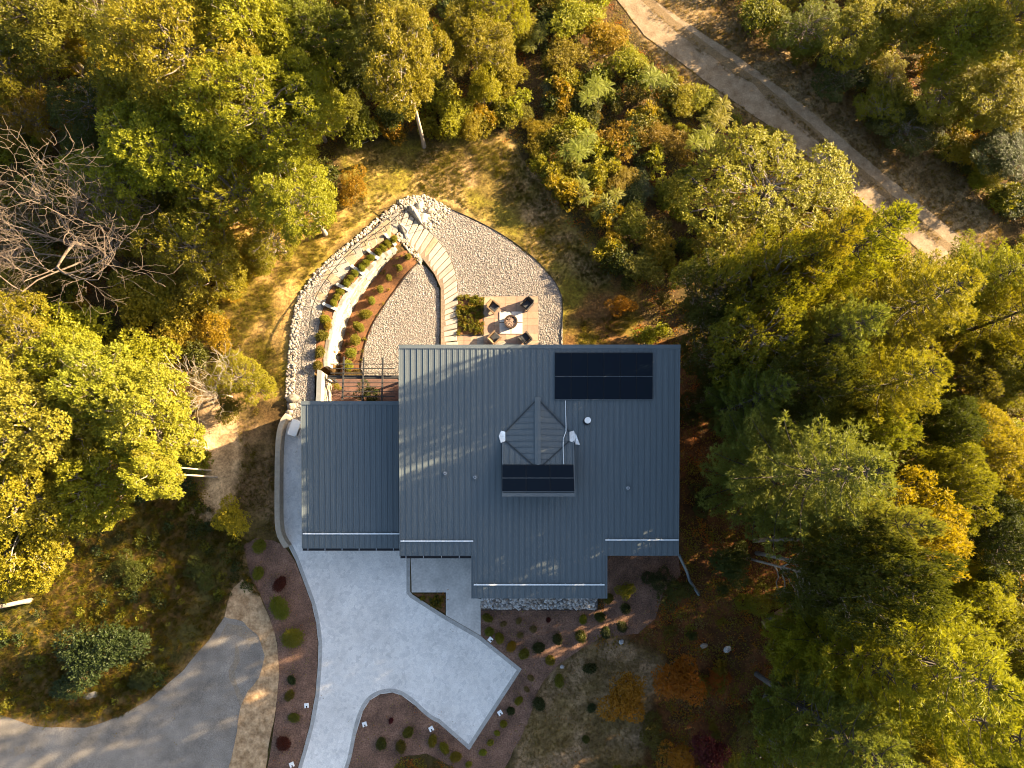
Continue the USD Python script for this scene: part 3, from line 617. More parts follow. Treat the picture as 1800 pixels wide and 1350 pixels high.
for sx, W in ((-1, CW), (1, CE)):
    wx = W[0] + (-.1 if sx < 0 else .1)
    tri = np.array([(xr, A[1], zr), (wx, ycl, z0c + .06), (xr, yb, zr)])
    lo = tri - [0, 0, .05]
    f = np.array([[0, 1, 2], [3, 5, 4], [0, 3, 4], [0, 4, 1], [1, 4, 5], [1, 5, 2], [2, 5, 3], [2, 3, 0]])
    if sx > 0: f = f[:, ::-1]
    pl = cler.part("cricket_slope", (np.vstack([tri, lo]), f), M["roof"])
    for y in np.arange(yb + .3, A[1] - .2, 0.41):
        e = (A[1] - y) / (A[1] - ycl) if y > ycl else (y - yb) / (ycl - yb)
        xe = xr + (wx - xr) * e * .97; ze = zr + (z0c + .06 - zr) * e * .97
        xi = xr + sx * .2
        if abs(xe - xr) < .3: continue
        zi = zr + (z0c + .06 - zr) * .2 / abs(wx - xr)
        b4 = [(min(xi, xe), y - .013, 0), (max(xi, xe), y - .013, 0), (max(xi, xe), y + .013, 0), (min(xi, xe), y + .013, 0)]
        zz = [(zi if abs(p[0] - xi) < 1e-6 else ze) for p in b4]
        cler.part("standing_seam", hexa([(p[0], p[1], z - .01) for p, z in zip(b4, zz)], [(p[0], p[1], z + .05) for p, z in zip(b4, zz)]), M["roof"])
    for (p0, p1) in ((tri[0], tri[1]), (tri[1], tri[2])):
        d = (p1 - p0) / np.linalg.norm(p1 - p0); n_ = np.array([-d[1], d[0], 0]) * .045; a_, b_ = p0 + d * .25, p1 - d * .35
        cler.part("valley", hexa([a_ - n_ - [0, 0, .03], b_ - n_ - [0, 0, .03], b_ + n_ - [0, 0, .03], a_ + n_ - [0, 0, .03]], [a_ - n_ + [0, 0, .058], b_ - n_ + [0, 0, .058], b_ + n_ + [0, 0, .058], a_ + n_ + [0, 0, .058]]), M["valley"])
    fl = [(wx, ycl + .42, z0c + .06), (wx + sx * .14, ycl + .05, z0c + .03), (wx, ycl - .42, z0c + .1), (wx - sx * .3, ycl - .3, z0c + .14), (wx - sx * .3, ycl + .33, z0c + .18)]
    c = np.array(fl); c2 = c + [0, 0, .05]; k = len(c)
    ff = [[0, i, i + 1] for i in range(1, k - 1)]
    F = [[a + k, b + k, d + k] for a, b, d in ff] + [[a, d, b] for a, b, d in ff] + [[i, (i + 1) % k, (i + 1) % k + k] for i in range(k)] + [[i, (i + 1) % k + k, i + k] for i in range(k)]
    F = np.array(F)
    if sx > 0: F = F[:, ::-1]
    cler.part("valley_flashing", (np.vstack([c, c2]), F), M["membrane"])
    if sx > 0:
        cler.part("valley_flashing", hexa([(wx + .1, ycl - .5, z0c - .1), (wx + .42, ycl - .55, zm(ycl - .5) + .06), (wx + .3, ycl - .25, z0c + .06), (wx + .12, ycl + .25, z0c + .06)], [(wx + .1, ycl - .5, z0c + .08), (wx + .42, ycl - .55, zm(ycl - .5) + .1), (wx + .3, ycl - .25, z0c + .12), (wx + .12, ycl + .25, z0c + .14)]), M["membrane"])
for sx in (-1, 1):
    cler.part("ridge_cap", hexa([(xr + min(0, sx * .2), yb - .1, zr + (-.0 if sx > 0 else -.02)), (xr + max(0, sx * .2), yb - .1, zr - .02), (xr + max(0, sx * .2), A[1] + .1, zr - .02), (xr + min(0, sx * .2), A[1] + .1, zr - .02)],
                                [(xr + min(0, sx * .2), yb - .1, zr + (.07 if sx > 0 else .05)), (xr + max(0, sx * .2), yb - .1, zr + (.05 if sx > 0 else .07)), (xr + max(0, sx * .2), A[1] + .1, zr + (.05 if sx > 0 else .07)), (xr + min(0, sx * .2), A[1] + .1, zr + (.07 if sx > 0 else .05))]), M["roof"])
# roof pipes
for px, py in ((783, 832), (835, 839), (1103, 858)):
    p = on(px, py, main)
    v = house.part("vent_pipe", disc(p, .055, .10, p[2] - .02, p[2] + .28, 14), M["rail_metal"])
    v.part("pipe_boot", disc(p, .101, .2, p[2] - .03, p[2] + .075, 14), M["roof_cap"])
p = on(1031, 741, main)
v = house.part("flue_pipe", disc(p, 0, .13, p[2] - .1, p[2] + .75, 16), M["rail_metal"])
v.part("flue_cap", disc(p, 0, .21, p[2] + .76, p[2] + .92, 18), M["white"])
v.part("pipe_boot", disc(p, .131, .26, p[2] - .05, p[2] + .08, 16), M["gutter"])
# downspout run at the south-east corner
dp = [at(1194, 976, zm(YS1) - .2), at(1208, 1006, 1.0), at(1212, 1020, .75), at(1229, 1046, .2)]
house.part("drain_pipe", tube(dp, 0.11, 4), M["roof"])
# ------------------------------------------------------------------ solar panels (bolted on: things of their own)
def solar(name, px0, px1, py0, py1, rows, cols, pt, zf, lift, label):
    a, b = pt((px0), (py1)), pt(px1, py0)
    x0, x1, y0, y1 = a[0], b[0], a[1], b[1]
    t = Thing(name, (x0, y0, zf(y0)), label, "solar panels")
    for r in range(rows):
        for c in range(cols):
            xa, xb = x0 + (x1 - x0) * c / cols + .009, x0 + (x1 - x0) * (c + 1) / cols - .009
            ya, yb_ = y0 + (y1 - y0) * r / rows + .022, y0 + (y1 - y0) * (r + 1) / rows - .022
            p = t.part("solar_panel", slab(xa, xb, ya, yb_, zf, lift + .035, lift), M["solar_frame"])
            p.part("glass", slab(xa + .022, xb - .022, ya + .022, yb_ - .022, zf, lift + .039, lift + .0355), M["solar"])
    for r in range(rows + 1):
        y = y0 + (y1 - y0) * r / rows
        t.part("mounting_rail", box(x0 + .02, x1 - .02, y - .016, y + .016, zf(y) + .051, zf(y) + lift + .03), M["roof_cap"] if r < rows else M["solar_frame"])
solar("solar_array", 975, 1147, 621, 703, 2, 6, lambda a, b: on(a, b, main), zm, .11, "large black solar array of two long rows near the roof's top edge")
solar("solar_array", 882.5, 1008, 817, 864, 2, 3, meet, zc, .10, "small black solar array of two rows on the raised clerestory roof")
c = [on(994, 704, main), on(995, 757, main), on(991, 770, main)]
for q in c: q[2] += .09
c += [meet(990, 775) + [0, 0, .55], meet(990, 816) + [0, 0, .1]]
c[3][2] = max(c[3][2], c[2][2] + .05)
# the conduit runs over the cricket, so it is lifted onto it
def cricket_z(x, y):
    e = min(1, abs(x - xr) / abs(CE[0] - xr)); return zr + (z0c + .06 - zr) * e
pts = []
for px, py in ((994, 704), (994.5, 730), (995, 745), (995, 758), (990, 772), (990, 792), (991, 816)):
    q = on(px, py, main); zz = zm(q[1])
    for _ in range(4):
        zz = max(zm(q[1]), zc(q[1]) if q[1] < ycl else -9, cricket_z(q[0], q[1]) if yb < q[1] < A[1] and abs(q[0] - xr) < (CE[0] - xr) * (1 - abs(q[1] - ycl) / (A[1] - ycl if q[1] > ycl else ycl - yb)) else -9)
        q = at(px, py, zz + .09)
    pts.append(q)
house.part("conduit", tube(pts, .024, 6), M["white"])

# ------------------------------------------------------------------ stone wall between the terrace and the lower garden
def wall_top(i):  # height of the wall's top along wall_line
    p = off(wall_line, -0.45)[i]
    return g1(p[0], p[1], G) + 0.10
stone_wall = Thing("stone_wall", (wall_line[20][0], wall_line[20][1], -3), "curved dry-stacked white stone retaining wall between terrace bed and topiary bed", "retaining wall")
tops = np.array([wall_top(i) for i in range(60)])
tops = np.convolve(np.r_[[tops[0]] * 4, tops, [tops[-1]] * 4], np.ones(9) / 9, "valid")
lows = lower(wall_line[:, 0], wall_line[:, 1]) - 0.1
core_o, core_i = off(wall_line, -0.14), off(wall_line, -0.48)
B = []
for i in range(57):
    B.append(hexa([(*core_i[i], lows[i]), (*core_o[i], lows[i]), (*core_o[i + 1], lows[i + 1]), (*core_i[i + 1], lows[i + 1])],
                  [(*core_i[i], tops[i] - .06), (*core_o[i], tops[i] - .06), (*core_o[i + 1], tops[i + 1] - .06), (*core_i[i + 1], tops[i + 1] - .06)]))
stone_wall.part("wall_core", join(B), M["whitestone"])
seg = np.r_[0, np.cumsum(np.linalg.norm(np.diff(wall_line, axis=0), axis=1))]
def along(s, d):
    ln = off(wall_line, d)
    return np.array([np.interp(s, seg, ln[:, 0]), np.interp(s, seg, ln[:, 1])])
r2 = np.random.default_rng(3)
H_C = 0.27
for c in range(13):
    s = r2.uniform(-.4, 0)
    while s < seg[56]:
        l = r2.uniform(.38, .85); a, b = max(s, 0.0), min(s + l - .015, seg[56]); s += l
        if b - a < .1: continue
        m = (a + b) / 2
        zt = np.interp(m, seg, tops); zb = np.interp(m, seg, lows)
        z0, z1 = zb + c * H_C, min(zb + (c + 1) * H_C - .012, zt)
        if z1 - z0 < .06: continue
        # every course steps back a little, so the wall leans into the slope
        fo = -0.0 - .018 * c + r2.uniform(-.02, .03)
        top = zt - z1 < .05
        bo = -.52 if top else fo - .16
        q = [along(a, bo), along(a, fo), along(b, fo + r2.uniform(-.02, .02)), along(b, bo)]
        t = [along(a, bo), along(a + .02, fo - .03), along(b - .02, fo - .03), along(b, bo)]
        stone_wall.part("stone", hexa([(*p, z0) for p in q], [(*p, z1 + r2.uniform(-.008, .008)) for p in t]), M["whitestone"])
# white cross walls that divide the terrace bed
for k, ((a, b), (c, d)) in enumerate([((571, 536), (593, 545)), ((595, 502), (615, 512)), ((620, 470), (640, 483)), ((648, 442), (666, 456)), ((679, 415), (696, 432))]):
    p, q = P(a, b, G), P(c, d, G)
    u = (q - p)[:2]; u /= np.linalg.norm(u); n = np.array([-u[1], u[0]]) * .11
    z0, z1 = g1(p[0], p[1], G) + .32, g1(q[0], q[1], G) + .26
    t = Thing("dividing_wall", (*p[:2], z0), ["lowest of five white stone dividers, nearest the pergola", "second white stone divider up the terrace bed from the pergola", "middle one of five white stone dividers across the terrace bed", "fourth white stone divider up from the pergola", "topmost white stone divider, beside the turn of the steps"][k], "garden wall", "white dividers across the terrace bed")
    L = np.linalg.norm((q - p)[:2]); ns = 4
    for j in range(ns):
        s0, s1 = p[:2] + u * L * (j / ns + .004), p[:2] + u * L * ((j + 1) / ns - .004)
        za, zb = z0 + (z1 - z0) * j / ns, z0 + (z1 - z0) * (j + 1) / ns
        w = n * (1.0 + r2.uniform(-.15, .25))
        t.part("stone", hexa([(*(s0 - w), za - .5), (*(s1 - w), zb - .5), (*(s1 + w), zb - .5), (*(s0 + w), za - .5)], [(*(s0 - w), za), (*(s1 - w), zb), (*(s1 + w), zb), (*(s0 + w), za)]), M["divider"])
    t.part("end_stone", prism([(p[0] + .15 * math.cos(x) , p[1] + .15 * math.sin(x)) for x in np.arange(0, 6.2, .9)], z0 - .4, z0 + .05, .04), M["divider"])

# ------------------------------------------------------------------ flagstone path and steps
path_obj = Thing("garden_path", (*P(712, 385, G)[:2], -1.8), kind="structure")
def slabs(outer, inner, n, gap, mats, seed, drop=0.0):
    a, b = spline(PP(outer, G), n * 8 + 1), spline(PP(inner, G), n * 8 + 1)
    r = np.random.default_rng(seed)
    for k in range(n):
        i0, i1 = k * 8, k * 8 + 8
        g = gap / max(np.linalg.norm(a[i1] - a[i0]), .05) * 0.5; e = gap / max(np.linalg.norm(b[i1] - b[i0]), .05) * .5
        c = [a[i0] * (1 - g) + a[i1] * g, b[i0] * (1 - e) + b[i1] * e, b[i0] * e + b[i1] * (1 - e), a[i0] * g + a[i1] * (1 - g)]
        c = [p + r.uniform(-.02, .02, 2) for p in c]
        m = np.mean(c, 0); z = g1(m[0], m[1], G) + .10 + r.uniform(-.012, .012)
        path_obj.part("slab", prism(c, z - .5, z, .018), M[mats[r.integers(len(mats))]])
single("path_bed", sheet(poly([(563, 492), (600, 458), (650, 412), (698, 368), (714, 369), (746, 400), (777, 430), (798, 466), (805, 502), (805, 612), (775, 612), (775, 507), (764, 482), (744, 456), (720, 431), (700, 411), (640, 447), (594, 508)], G), 0.035, G, step=0.3), M["joint"], kind="structure")
slabs([(700, 371), (660, 403), (620, 436), (590, 462), (565, 489)], [(700, 407), (670, 427), (640, 448), (612, 478), (594, 506)], 10, .035, ["slab_a", "slab_a", "slab_c", "slab_b"], 5)
slabs([(713, 371), (745, 400), (775, 430), (795, 465), (803, 502), (804, 560), (804, 611)], [(699, 408), (720, 430), (745, 455), (765, 481), (775, 507), (776, 560), (776, 611)], 25, .09, ["slab_a", "slab_a", "slab_c", "slab_c", "slab_b"], 8)
for c in ([(560, 511), (575, 519), (569, 534), (549, 524)], [(548, 527), (566, 536), (562, 549), (544, 540)]):
    m = P(np.mean([q[0] for q in c]), np.mean([q[1] for q in c]), G)
    path_obj.part("slab", prism(PP(c, G), m[2] - .4, m[2] + .08, .018), M["slab_b" if c[0][0] == 560 else "slab_c"])

# ------------------------------------------------------------------ patio
patio = Thing("patio", (*at(897, 566, -3)[:2], -3.0), kind="structure")
zp = max(g1(*at(a, b, -3)[:2]) for a, b in ((855, 525), (940, 525), (900, 566), (855, 600), (940, 600), (800, 600))) + .05
A0, A1 = at(850, 607, zp), at(946, 521, zp)
xs = np.linspace(A0[0], A1[0], 6); ys = np.linspace(at(850, 612, zp)[1], A1[1], 8)
f0, f1 = at(878, 587, zp), at(918, 548, zp)
single("patio_bed", box(A0[0], A1[0], ys[0], ys[-1], zp - .6, zp - .02), M["joint"], kind="structure")
pv = ["paver_a", "paver_b", "paver_c"]
for i in range(5):
    for j in range(7):
        a, b, c, d = xs[i] + .008, xs[i + 1] - .008, ys[j] + .008, ys[j + 1] - .008
        whole = sg.box(a, c, b, d).difference(sg.box(f0[0] - .01, f0[1] - .01, f1[0] + .01, f1[1] + .01))
        for g in getattr(whole, "geoms", [whole]):
            if g.area > .02:
                patio.part("paver", prism(list(g.exterior.coords)[:-1], zp - .1, zp + r2.uniform(0, .006)), M[pv[r2.integers(3)]])
pad = Thing("fire_pit_pad", ((f0[0] + f1[0]) / 2, (f0[1] + f1[1]) / 2, zp), "square pad of four pale concrete slabs under the round fire pit", "paving pad")
cx, cy = pad.loc[:2]; hw = (f1[0] - f0[0]) / 2; hh = (f1[1] - f0[1]) / 2
for sx in (-1, 1):
    for sy in (-1, 1):
        x0, x1 = sorted((cx + sx * .028, cx + sx * hw)); y0, y1 = sorted((cy + sy * .028, cy + sy * hh))
        pad.part("concrete_slab", prism([(x0, y0), (x1, y0), (x1, y1), (x0, y1)], zp - .1, zp + .06, .012), M["pad"])
fp = Thing("fire_pit", (cx, cy, zp + .06), "round dark steel fire pit filled with lava rock on pale slabs", "fire pit")
zf_ = zp + .06
fp.part("bowl", disc((cx, cy), .46, .53, zf_ + .05, zf_ + .42, 32), M["rust"], smooth=30)
fp.part("rim", disc((cx, cy), .44, .56, zf_ + .421, zf_ + .455, 32), M["rust"])
for k in range(4):
    a = k * math.pi / 2 + .78
    fp.part("foot", box(cx + .4 * math.cos(a) - .05, cx + .4 * math.cos(a) + .05, cy + .4 * math.sin(a) - .05, cy + .4 * math.sin(a) + .05, zf_, zf_ + .049), M["rust"])
fp.part("pan", disc((cx, cy), 0, .46, zf_ + .25, zf_ + .30, 24), M["rust"])
def pebble_mesh(r, seed, squash=.65, sub=1):
    m = trimesh.creation.icosphere(subdivisions=sub, radius=1.0)
    g = np.random.default_rng(seed)
    v = np.array(m.vertices); v = v * (1 + .35 * (meshkit.noise(v * 1.6 + seed * 7.1, seed) - .5)[:, None]) * g.uniform(.75, 1.25, 3) * [1, 1, squash]
    return v * r, np.array(m.faces)
L = []
for k in range(170):
    a, d = r2.uniform(0, 6.283), .43 * math.sqrt(r2.uniform())
    v, f = pebble_mesh(r2.uniform(.03, .055), k, .8); L.append((v + [cx + d * math.cos(a), cy + d * math.sin(a), zf_ + .34 + r2.uniform(0, .04)], f))
fp.part("lava_rock", join(L), M["lava"], kind="stuff")
single("planting_frame", join([box(*sorted((at(803, 590, zp)[0], A0[0] - .01)), at(803, 590, zp)[1] - .02, at(803, 590, zp)[1] + .02, zp - .3, zp + .03)]), M["edging"], kind="structure")
y0, y1 = ys[0], at(820, 590, zp)[1] - .03
xs2 = np.linspace(at(803, 600, zp)[0] + .02, A0[0] - .01, 5)
for i in range(4):
    for a, b in ((y0, (y0 + y1) / 2 + .1), ((y0 + y1) / 2 + .1, y1)):
        patio.part("paver", box(xs2[i] + .008, xs2[i + 1] - .008, a + .008, b - .008, zp - .1, zp + r2.uniform(0, .006)), M[pv[(i + (i == 3)) % 3] if i < 3 else "slab_a"])
gb = [at(804.5, 588, zp)[:2], at(849, 588, zp)[:2], at(849, 522, zp)[:2], at(804.5, 522, zp)[:2]]
single("planting_bed", sheet(sg.Polygon(gb), 0.06, G, step=.3), M["bed"], kind="structure")

# armchairs round the fire
def chair(px, py, face, dark, label):
    c = at(px, py, zp + .4); ang = math.atan2(cy - c[1], cx - c[0]) if face is None else face
    t = Thing("garden_chair", (c[0], c[1], zp + .008), label, "chair", "four chairs around the fire pit", rz=ang - math.pi / 2)
    m = M["wicker"] if dark else M["wicker_tan"]
    P_ = lambda n, g, mm, s=False: t.part(n, g, mm, s, world=False)
    P_("seat", hexa([(-.30, -.30, .27), (.30, -.30, .27), (.33, .36, .30), (-.33, .36, .30)], [(-.30, -.30, .34), (.30, -.30, .34), (.33, .36, .38), (-.33, .36, .38)]), m)
    P_("seat_cushion", hexa([(-.28, -.26, .345), (.28, -.26, .345), (.30, .34, .385), (-.30, .34, .385)], [(-.26, -.24, .43), (.26, -.24, .43), (.28, .31, .47), (-.28, .31, .47)]), M["cushion"])
    P_("backrest", hexa([(-.34, -.40, .25), (.34, -.40, .25), (.34, -.31, .25), (-.34, -.31, .25)], [(-.31, -.60, .84), (.31, -.60, .84), (.31, -.52, .86), (-.31, -.52, .86)]), m)
    for s in (-1, 1):
        P_("armrest", hexa([(s * .37 - .05, -.46, .54), (s * .37 + .05, -.46, .54), (s * .39 + .06, .38, .58), (s * .39 - .06, .38, .58)], [(s * .37 - .05, -.46, .59), (s * .37 + .05, -.46, .59), (s * .39 + .06, .38, .63), (s * .39 - .06, .38, .63)]), m)
        P_("side_panel", hexa([(s * .36 - .025, -.40, .12), (s * .36 + .025, -.40, .12), (s * .37 + .025, .34, .12), (s * .37 - .025, .34, .12)], [(s * .36 - .025, -.44, .538), (s * .36 + .025, -.44, .538), (s * .38 + .025, .34, .575), (s * .38 - .025, .34, .575)]), m)
        P_("leg", box(s * .37 - .03, s * .37 + .03, -.40, -.34, 0, .118), M["iron"])
        P_("leg", box(s * .37 - .03, s * .37 + .03, .28, .34, 0, .118), M["iron"])
chair(868, 540, None, False, "brown chair at the upper left of the fire pit, its back in sun")
chair(926, 535, None, True, "dark chair at the upper right of the fire pit, throwing a long shadow")
chair(870, 593, None, False, "chair with a sunlit tan back at the fire pit's lower left")
chair(923, 594, None, True, "dark grey chair at the fire pit's lower right, nearest the roof")

# ------------------------------------------------------------------ railings
def railing(pts, label, f=G, h=1.05):
    q = spline(PP(pts, f), max(int(len(pts) * 3), 6))
    q3 = np.c_[q, f(q[:, 0], q[:, 1]) + h]
    t = Thing("railing", (*q[0], q3[0, 2] - h), label, "railing")
    t.part("handrail", tube(q3, .035, 6), M["iron"])
    for k in range(3):
        t.part("cable", tube(q3 - [0, 0, .25 * (k + 1)], .006, 4), M["iron"])
    for p in q3[::2]:
        t.part("post", box(p[0] - .022, p[0] + .022, p[1] - .022, p[1] + .022, p[2] - h - .2, p[2] - .02), M["iron"])
railing([(712, 377), (699, 391), (660, 421), (638, 437), (600, 472), (580, 497), (570, 512), (556, 545), (546, 600), (542, 658), (553, 663)], "thin black cable railing along the top of the terrace bed")
railing([(700, 360), (722, 380), (746, 404)], "short black railing beside the top steps, below the white boulders")

# ------------------------------------------------------------------ courtyard with pergola
zc0 = -3.0
cyd = [at(574, 664, zc0), at(700, 664, zc0), at(700, 712, zc0), at(574, 712, zc0)]
single("courtyard_base", box(cyd[0][0] - .1, cyd[1][0] + .5, cyd[2][1] - .5, cyd[0][1], zc0 - .2, zc0 + .02), M["joint"], kind="structure")
deck = Thing("courtyard_deck", (*cyd[0][:2], zc0), kind="structure")
y = cyd[2][1] - .4; k = 0
while y < cyd[0][1] - .02:
    deck.part("deck_board", box(cyd[0][0], cyd[1][0] + .4, y, y + .21, zc0 + .025, zc0 + .06), M["deck_a" if r2.uniform() < .6 else "deck_b"]); y += .22; k += 1
cwall = Thing("courtyard_wall", (*at(561, 700, .3)[:2], 0), "grey poured concrete wall with a flat cap beside the pergola", "wall")
a, b = at(555, 706, .35), at(566, 652, .35)
cwall.part("wall_body", box(a[0] + .03, b[0] - .02, a[1] - .4, b[1] - .03, -3.3, .25), M["blockcap"])
cwall.part("wall_cap", prism([(a[0], a[1] - .5), (b[0], a[1] - .5), (b[0], b[1]), (a[0], b[1] + .12)], .25, .35, .015), M["poured"])
perg = Thing("pergola", (*at(638, 680, -3)[:2], zc0), "dark metal pergola of slim bars over the sunken courtyard", "pergola")
zt = -.25
for px in (603, 638, 672):
    x = at(px, 660, zt)[0]; y0, y1 = at(px, 716, zt)[1], at(px, 628 if px > 610 else 627, zt)[1]
    if px < 610: y0 = at(px, 703, zt)[1]
    perg.part("beam", box(x - .055, x + .055, y0, y1, zt - .18, zt), M["pergola"])
for py, x0, x1 in ((640, 581, 692), (648, 581, 694), (656, 581, 700), (672, 574, 700), (680, 603, 694), (688, 603, 692), (697, 603, 694)):
    a, b = at(x0, py, zt), at(x1, py, zt)
    perg.part("slat", box(a[0], b[0], a[1] - .03, a[1] + .03, zt + .003, zt + .07), M["pergola"])
a, b = at(574, 661, zt), at(700, 661, zt)
perg.part("main_beam", box(a[0], b[0], a[1] - .16, a[1] + .09, zt - .43, zt - .185), M["pergola"])
for px in (577, 697):
    p = at(px, 661, zt); perg.part("post", box(p[0] - .08, p[0] + .08, p[1] - .1, p[1] + .06, zc0 + .06, zt - .435), M["pergola"])

# ------------------------------------------------------------------ block wall left of the drive
bw_px = [(505, 729), (499, 736), (493, 750), (489, 775), (487.5, 820), (487, 870), (487.5, 915), (491, 940), (497, 952), (503, 961)]
bw = spline(np.array([at(a, b, .9)[:2] for a, b in bw_px]), 43)
block = Thing("block_wall", (*bw[20], 0), "curved tan block retaining wall with cap stones left of the garage drive", "retaining wall")
o, i_ = off(bw, .16), off(bw, -.16)
oc, ic = off(bw, .19), off(bw, -.19)
for c in range(6):
    z0, z1 = -.55 + c * .23, -.55 + (c + 1) * .23 - .006
    st = c % 2
    for k in range(st, 42, 2):
        e = min(k + 2, 42); m = (k + e) // 2
        def mk(j, f):
            return [i_[j] * (1 - f) + o[j] * f]
        q = [i_[k], o[k], o[e], i_[e]]
        q = [np.array(p) + (np.mean(q, 0) - p) * .006 for p in q]
        block.part("block", hexa([(*p, z0) for p in q][::-1], [(*p, z1) for p in q][::-1]), M["block"])
for k in range(0, 42, 2):
    q = [ic[k], oc[k], oc[k + 2], ic[k + 2]]
    q = [np.array(p) + (np.mean(q, 0) - p) * .012 for p in q]
    block.part("cap_stone", hexa([(*p, .83) for p in q][::-1], [(*p, .92) for p in q][::-1]), M["blockcap"])
block.part("core", join([hexa([(*p, -.6) for p in (off(bw, -.13)[k], off(bw, .13)[k], off(bw, .13)[k + 1], off(bw, -.13)[k + 1])][::-1], [(*p, .826) for p in (off(bw, -.13)[k], off(bw, .13)[k], off(bw, .13)[k + 1], off(bw, -.13)[k + 1])][::-1]) for k in range(42)]), M["block"])
# white enclosure beside the garage
p = at(517, 752, .75)
t = Thing("utility_box", (p[0], p[1], 0.035), "white metal utility enclosure between the block wall and garage roof", "utility box", rz=-.30)
t.part("housing", hexa([(-.33, -.58, .1), (.33, -.58, .1), (.33, .58, .1), (-.33, .58, .1)], [(-.33, -.58, .68), (.33, -.58, .68), (.33, .58, .68), (-.33, .58, .68)]), M["utility"], world=False)
t.part("lid", prism([(-.36, -.55), (-.30, -.62), (.30, -.62), (.36, -.55), (.36, .55), (.30, .62), (-.30, .62), (-.36, .55)], .682, .75, .03), M["utility"], world=False)
t.part("base", box(-.4, .4, -.66, .66, 0, .098), M["concrete"], world=False)
for s in (-1, 1):
    t.part("louver", box(s * .334 - .003, s * .334 + .003, -.5, .1, .2, .55), M["utility_dark"], world=False)

# ------------------------------------------------------------------ path lights along the drive
for k, (px, py, lab) in enumerate([(862, 1124, "small white path light beside the entrance walk's lower corner"), (539, 1240, "small white path light on the drive's left edge, the upper one of two"), (641, 1273, "small white path light inside the loop, right of the narrow drive"), (758, 1281, "small white path light below the spur's lower edge"),
                           (879, 1253, "small white path light right of the spur's end"), (513, 1344, "small white path light at the bottom edge left of the drive")]):
    p = at(px, py, .35)
    t = Thing("path_light", (p[0], p[1], g1(p[0], p[1])), lab, "path light", "white path lights along the drive", rz=[.9, .1, .3, .5, .6, .4][k])
    t.part("stake", box(-.025, .025, -.025, .025, 0, .32), M["iron"], world=False)
    h = [(-.16, -.16), (-.05, -.16), (-.05, -.02), (.05, -.02), (.05, -.16), (.16, -.16), (.16, .16), (-.16, .16)]
    t.part("shade", prism(h, .33, .40), M["white"], world=False)
    t.part("lamp_head", box(-.048, .048, -.13, -.022, .325, .365), M["iron"], world=False)

# ------------------------------------------------------------------ edging strips
for pts, f in (([(790, 367), (870, 405), (940, 455), (975, 495), (987, 520), (989, 560), (989, 620)], G), ([(737, 461), (710, 490), (681, 530), (656, 570), (641, 610), (635, 650)], lower), ([(846, 1072), (1050, 1072), (1050, 1040)], GQ)):
    ln = PP(pts, f)
    ln = spline(ln, 40) if len(pts) > 3 else sg.LineString(ln).segmentize(.5)
    ln = np.array(ln.coords) if hasattr(ln, "coords") else ln
    n = off(ln, .025); B = []
    for k in range(len(ln) - 1):
        za, zb = float(f(ln[k:k + 1, 0], ln[k:k + 1, 1])[0]) + .11, float(f(ln[k + 1:k + 2, 0], ln[k + 1:k + 2, 1])[0]) + .11
        B.append(hexa([(*ln[k], za - .3), (*n[k], za - .3), (*n[k + 1], zb - .3), (*ln[k + 1], zb - .3)], [(*ln[k], za), (*n[k], za), (*n[k + 1], zb), (*ln[k + 1], zb)]))
    single("bed_edging", join(B), M["edging"], kind="structure")

# ------------------------------------------------------------------ loose stone: many copies of a few stones
def klass(name):
    p = f"/World/{name}"
    stage.CreateClassPrim(p)
    return p
def scatter(name, protos, pos, scale, label=None, cat=None, yaw=None, tilt=0.0):
    """One stuff object: a PointInstancer of small prototypes [(mesh, material)]."""
    path = path_of(None, name)
    pi = UsdGeom.PointInstancer.Define(stage, path)
    say(pi.GetPrim(), label, cat, None, "stuff")
    for k, (m, mm) in enumerate(protos):
        usdkit.mesh(stage, f"{path}/kind_{k}", vf(m), mm)
        pi.CreatePrototypesRel().AddTarget(f"{path}/kind_{k}")
    n = len(pos); g = np.random.default_rng(n)
    yaw = g.uniform(0, 6.2832, n) if yaw is None else yaw
    ax = g.uniform(0, 6.2832, n); ta = g.normal(0, 1, n) * tilt / 2
    cw_, sw = np.cos(yaw / 2), np.sin(yaw / 2); ct, st_ = np.cos(ta), np.sin(ta)
    # quaternion: tilt about a random horizontal axis after the yaw
    w, x, y, z = ct * cw_, st_ * (np.cos(ax) * cw_ + np.sin(ax) * sw), st_ * (np.sin(ax) * cw_ - np.cos(ax) * sw), ct * sw
    pi.CreateProtoIndicesAttr(Vt.IntArray.FromNumpy(g.integers(0, len(protos), n).astype(np.int32)))
    pi.CreatePositionsAttr(Vt.Vec3fArray.FromNumpy(pos.astype(np.float32)))
    pi.CreateScalesAttr(Vt.Vec3fArray.FromNumpy((np.asarray(scale)[:, None] * np.ones(3)).astype(np.float32)))
    pi.CreateOrientationsAttr(Vt.QuathArray([Gf.Quath(float(a), float(b), float(c), float(d)) for a, b, c, d in zip(w, x, y, z)]))
    return pi
def sprinkle(pg, per_m2, f, dz=0.0, seed=0, keep=None):
    g = np.random.default_rng(seed)
    x0, y0, x1, y1 = pg.bounds
    n = int((x1 - x0) * (y1 - y0) * per_m2)
    q = g.uniform((x0, y0), (x1, y1), (n, 2)); q = q[shapely.contains_xy(pg, q[:, 0], q[:, 1])]
    if keep is not None:
        q = q[g.uniform(size=len(q)) < keep(q[:, 0], q[:, 1])]
    return np.c_[q, f(q[:, 0], q[:, 1]) + dz]
peb = [(pebble_mesh(.039, s, .6), M["pebble"]) for s in range(10)]
rip = [(pebble_mesh(.092, s + 50, .7), M["riprap"]) for s in range(12)]
riv = [(pebble_mesh(.085, s + 90, .6), M["river"]) for s in range(12)]
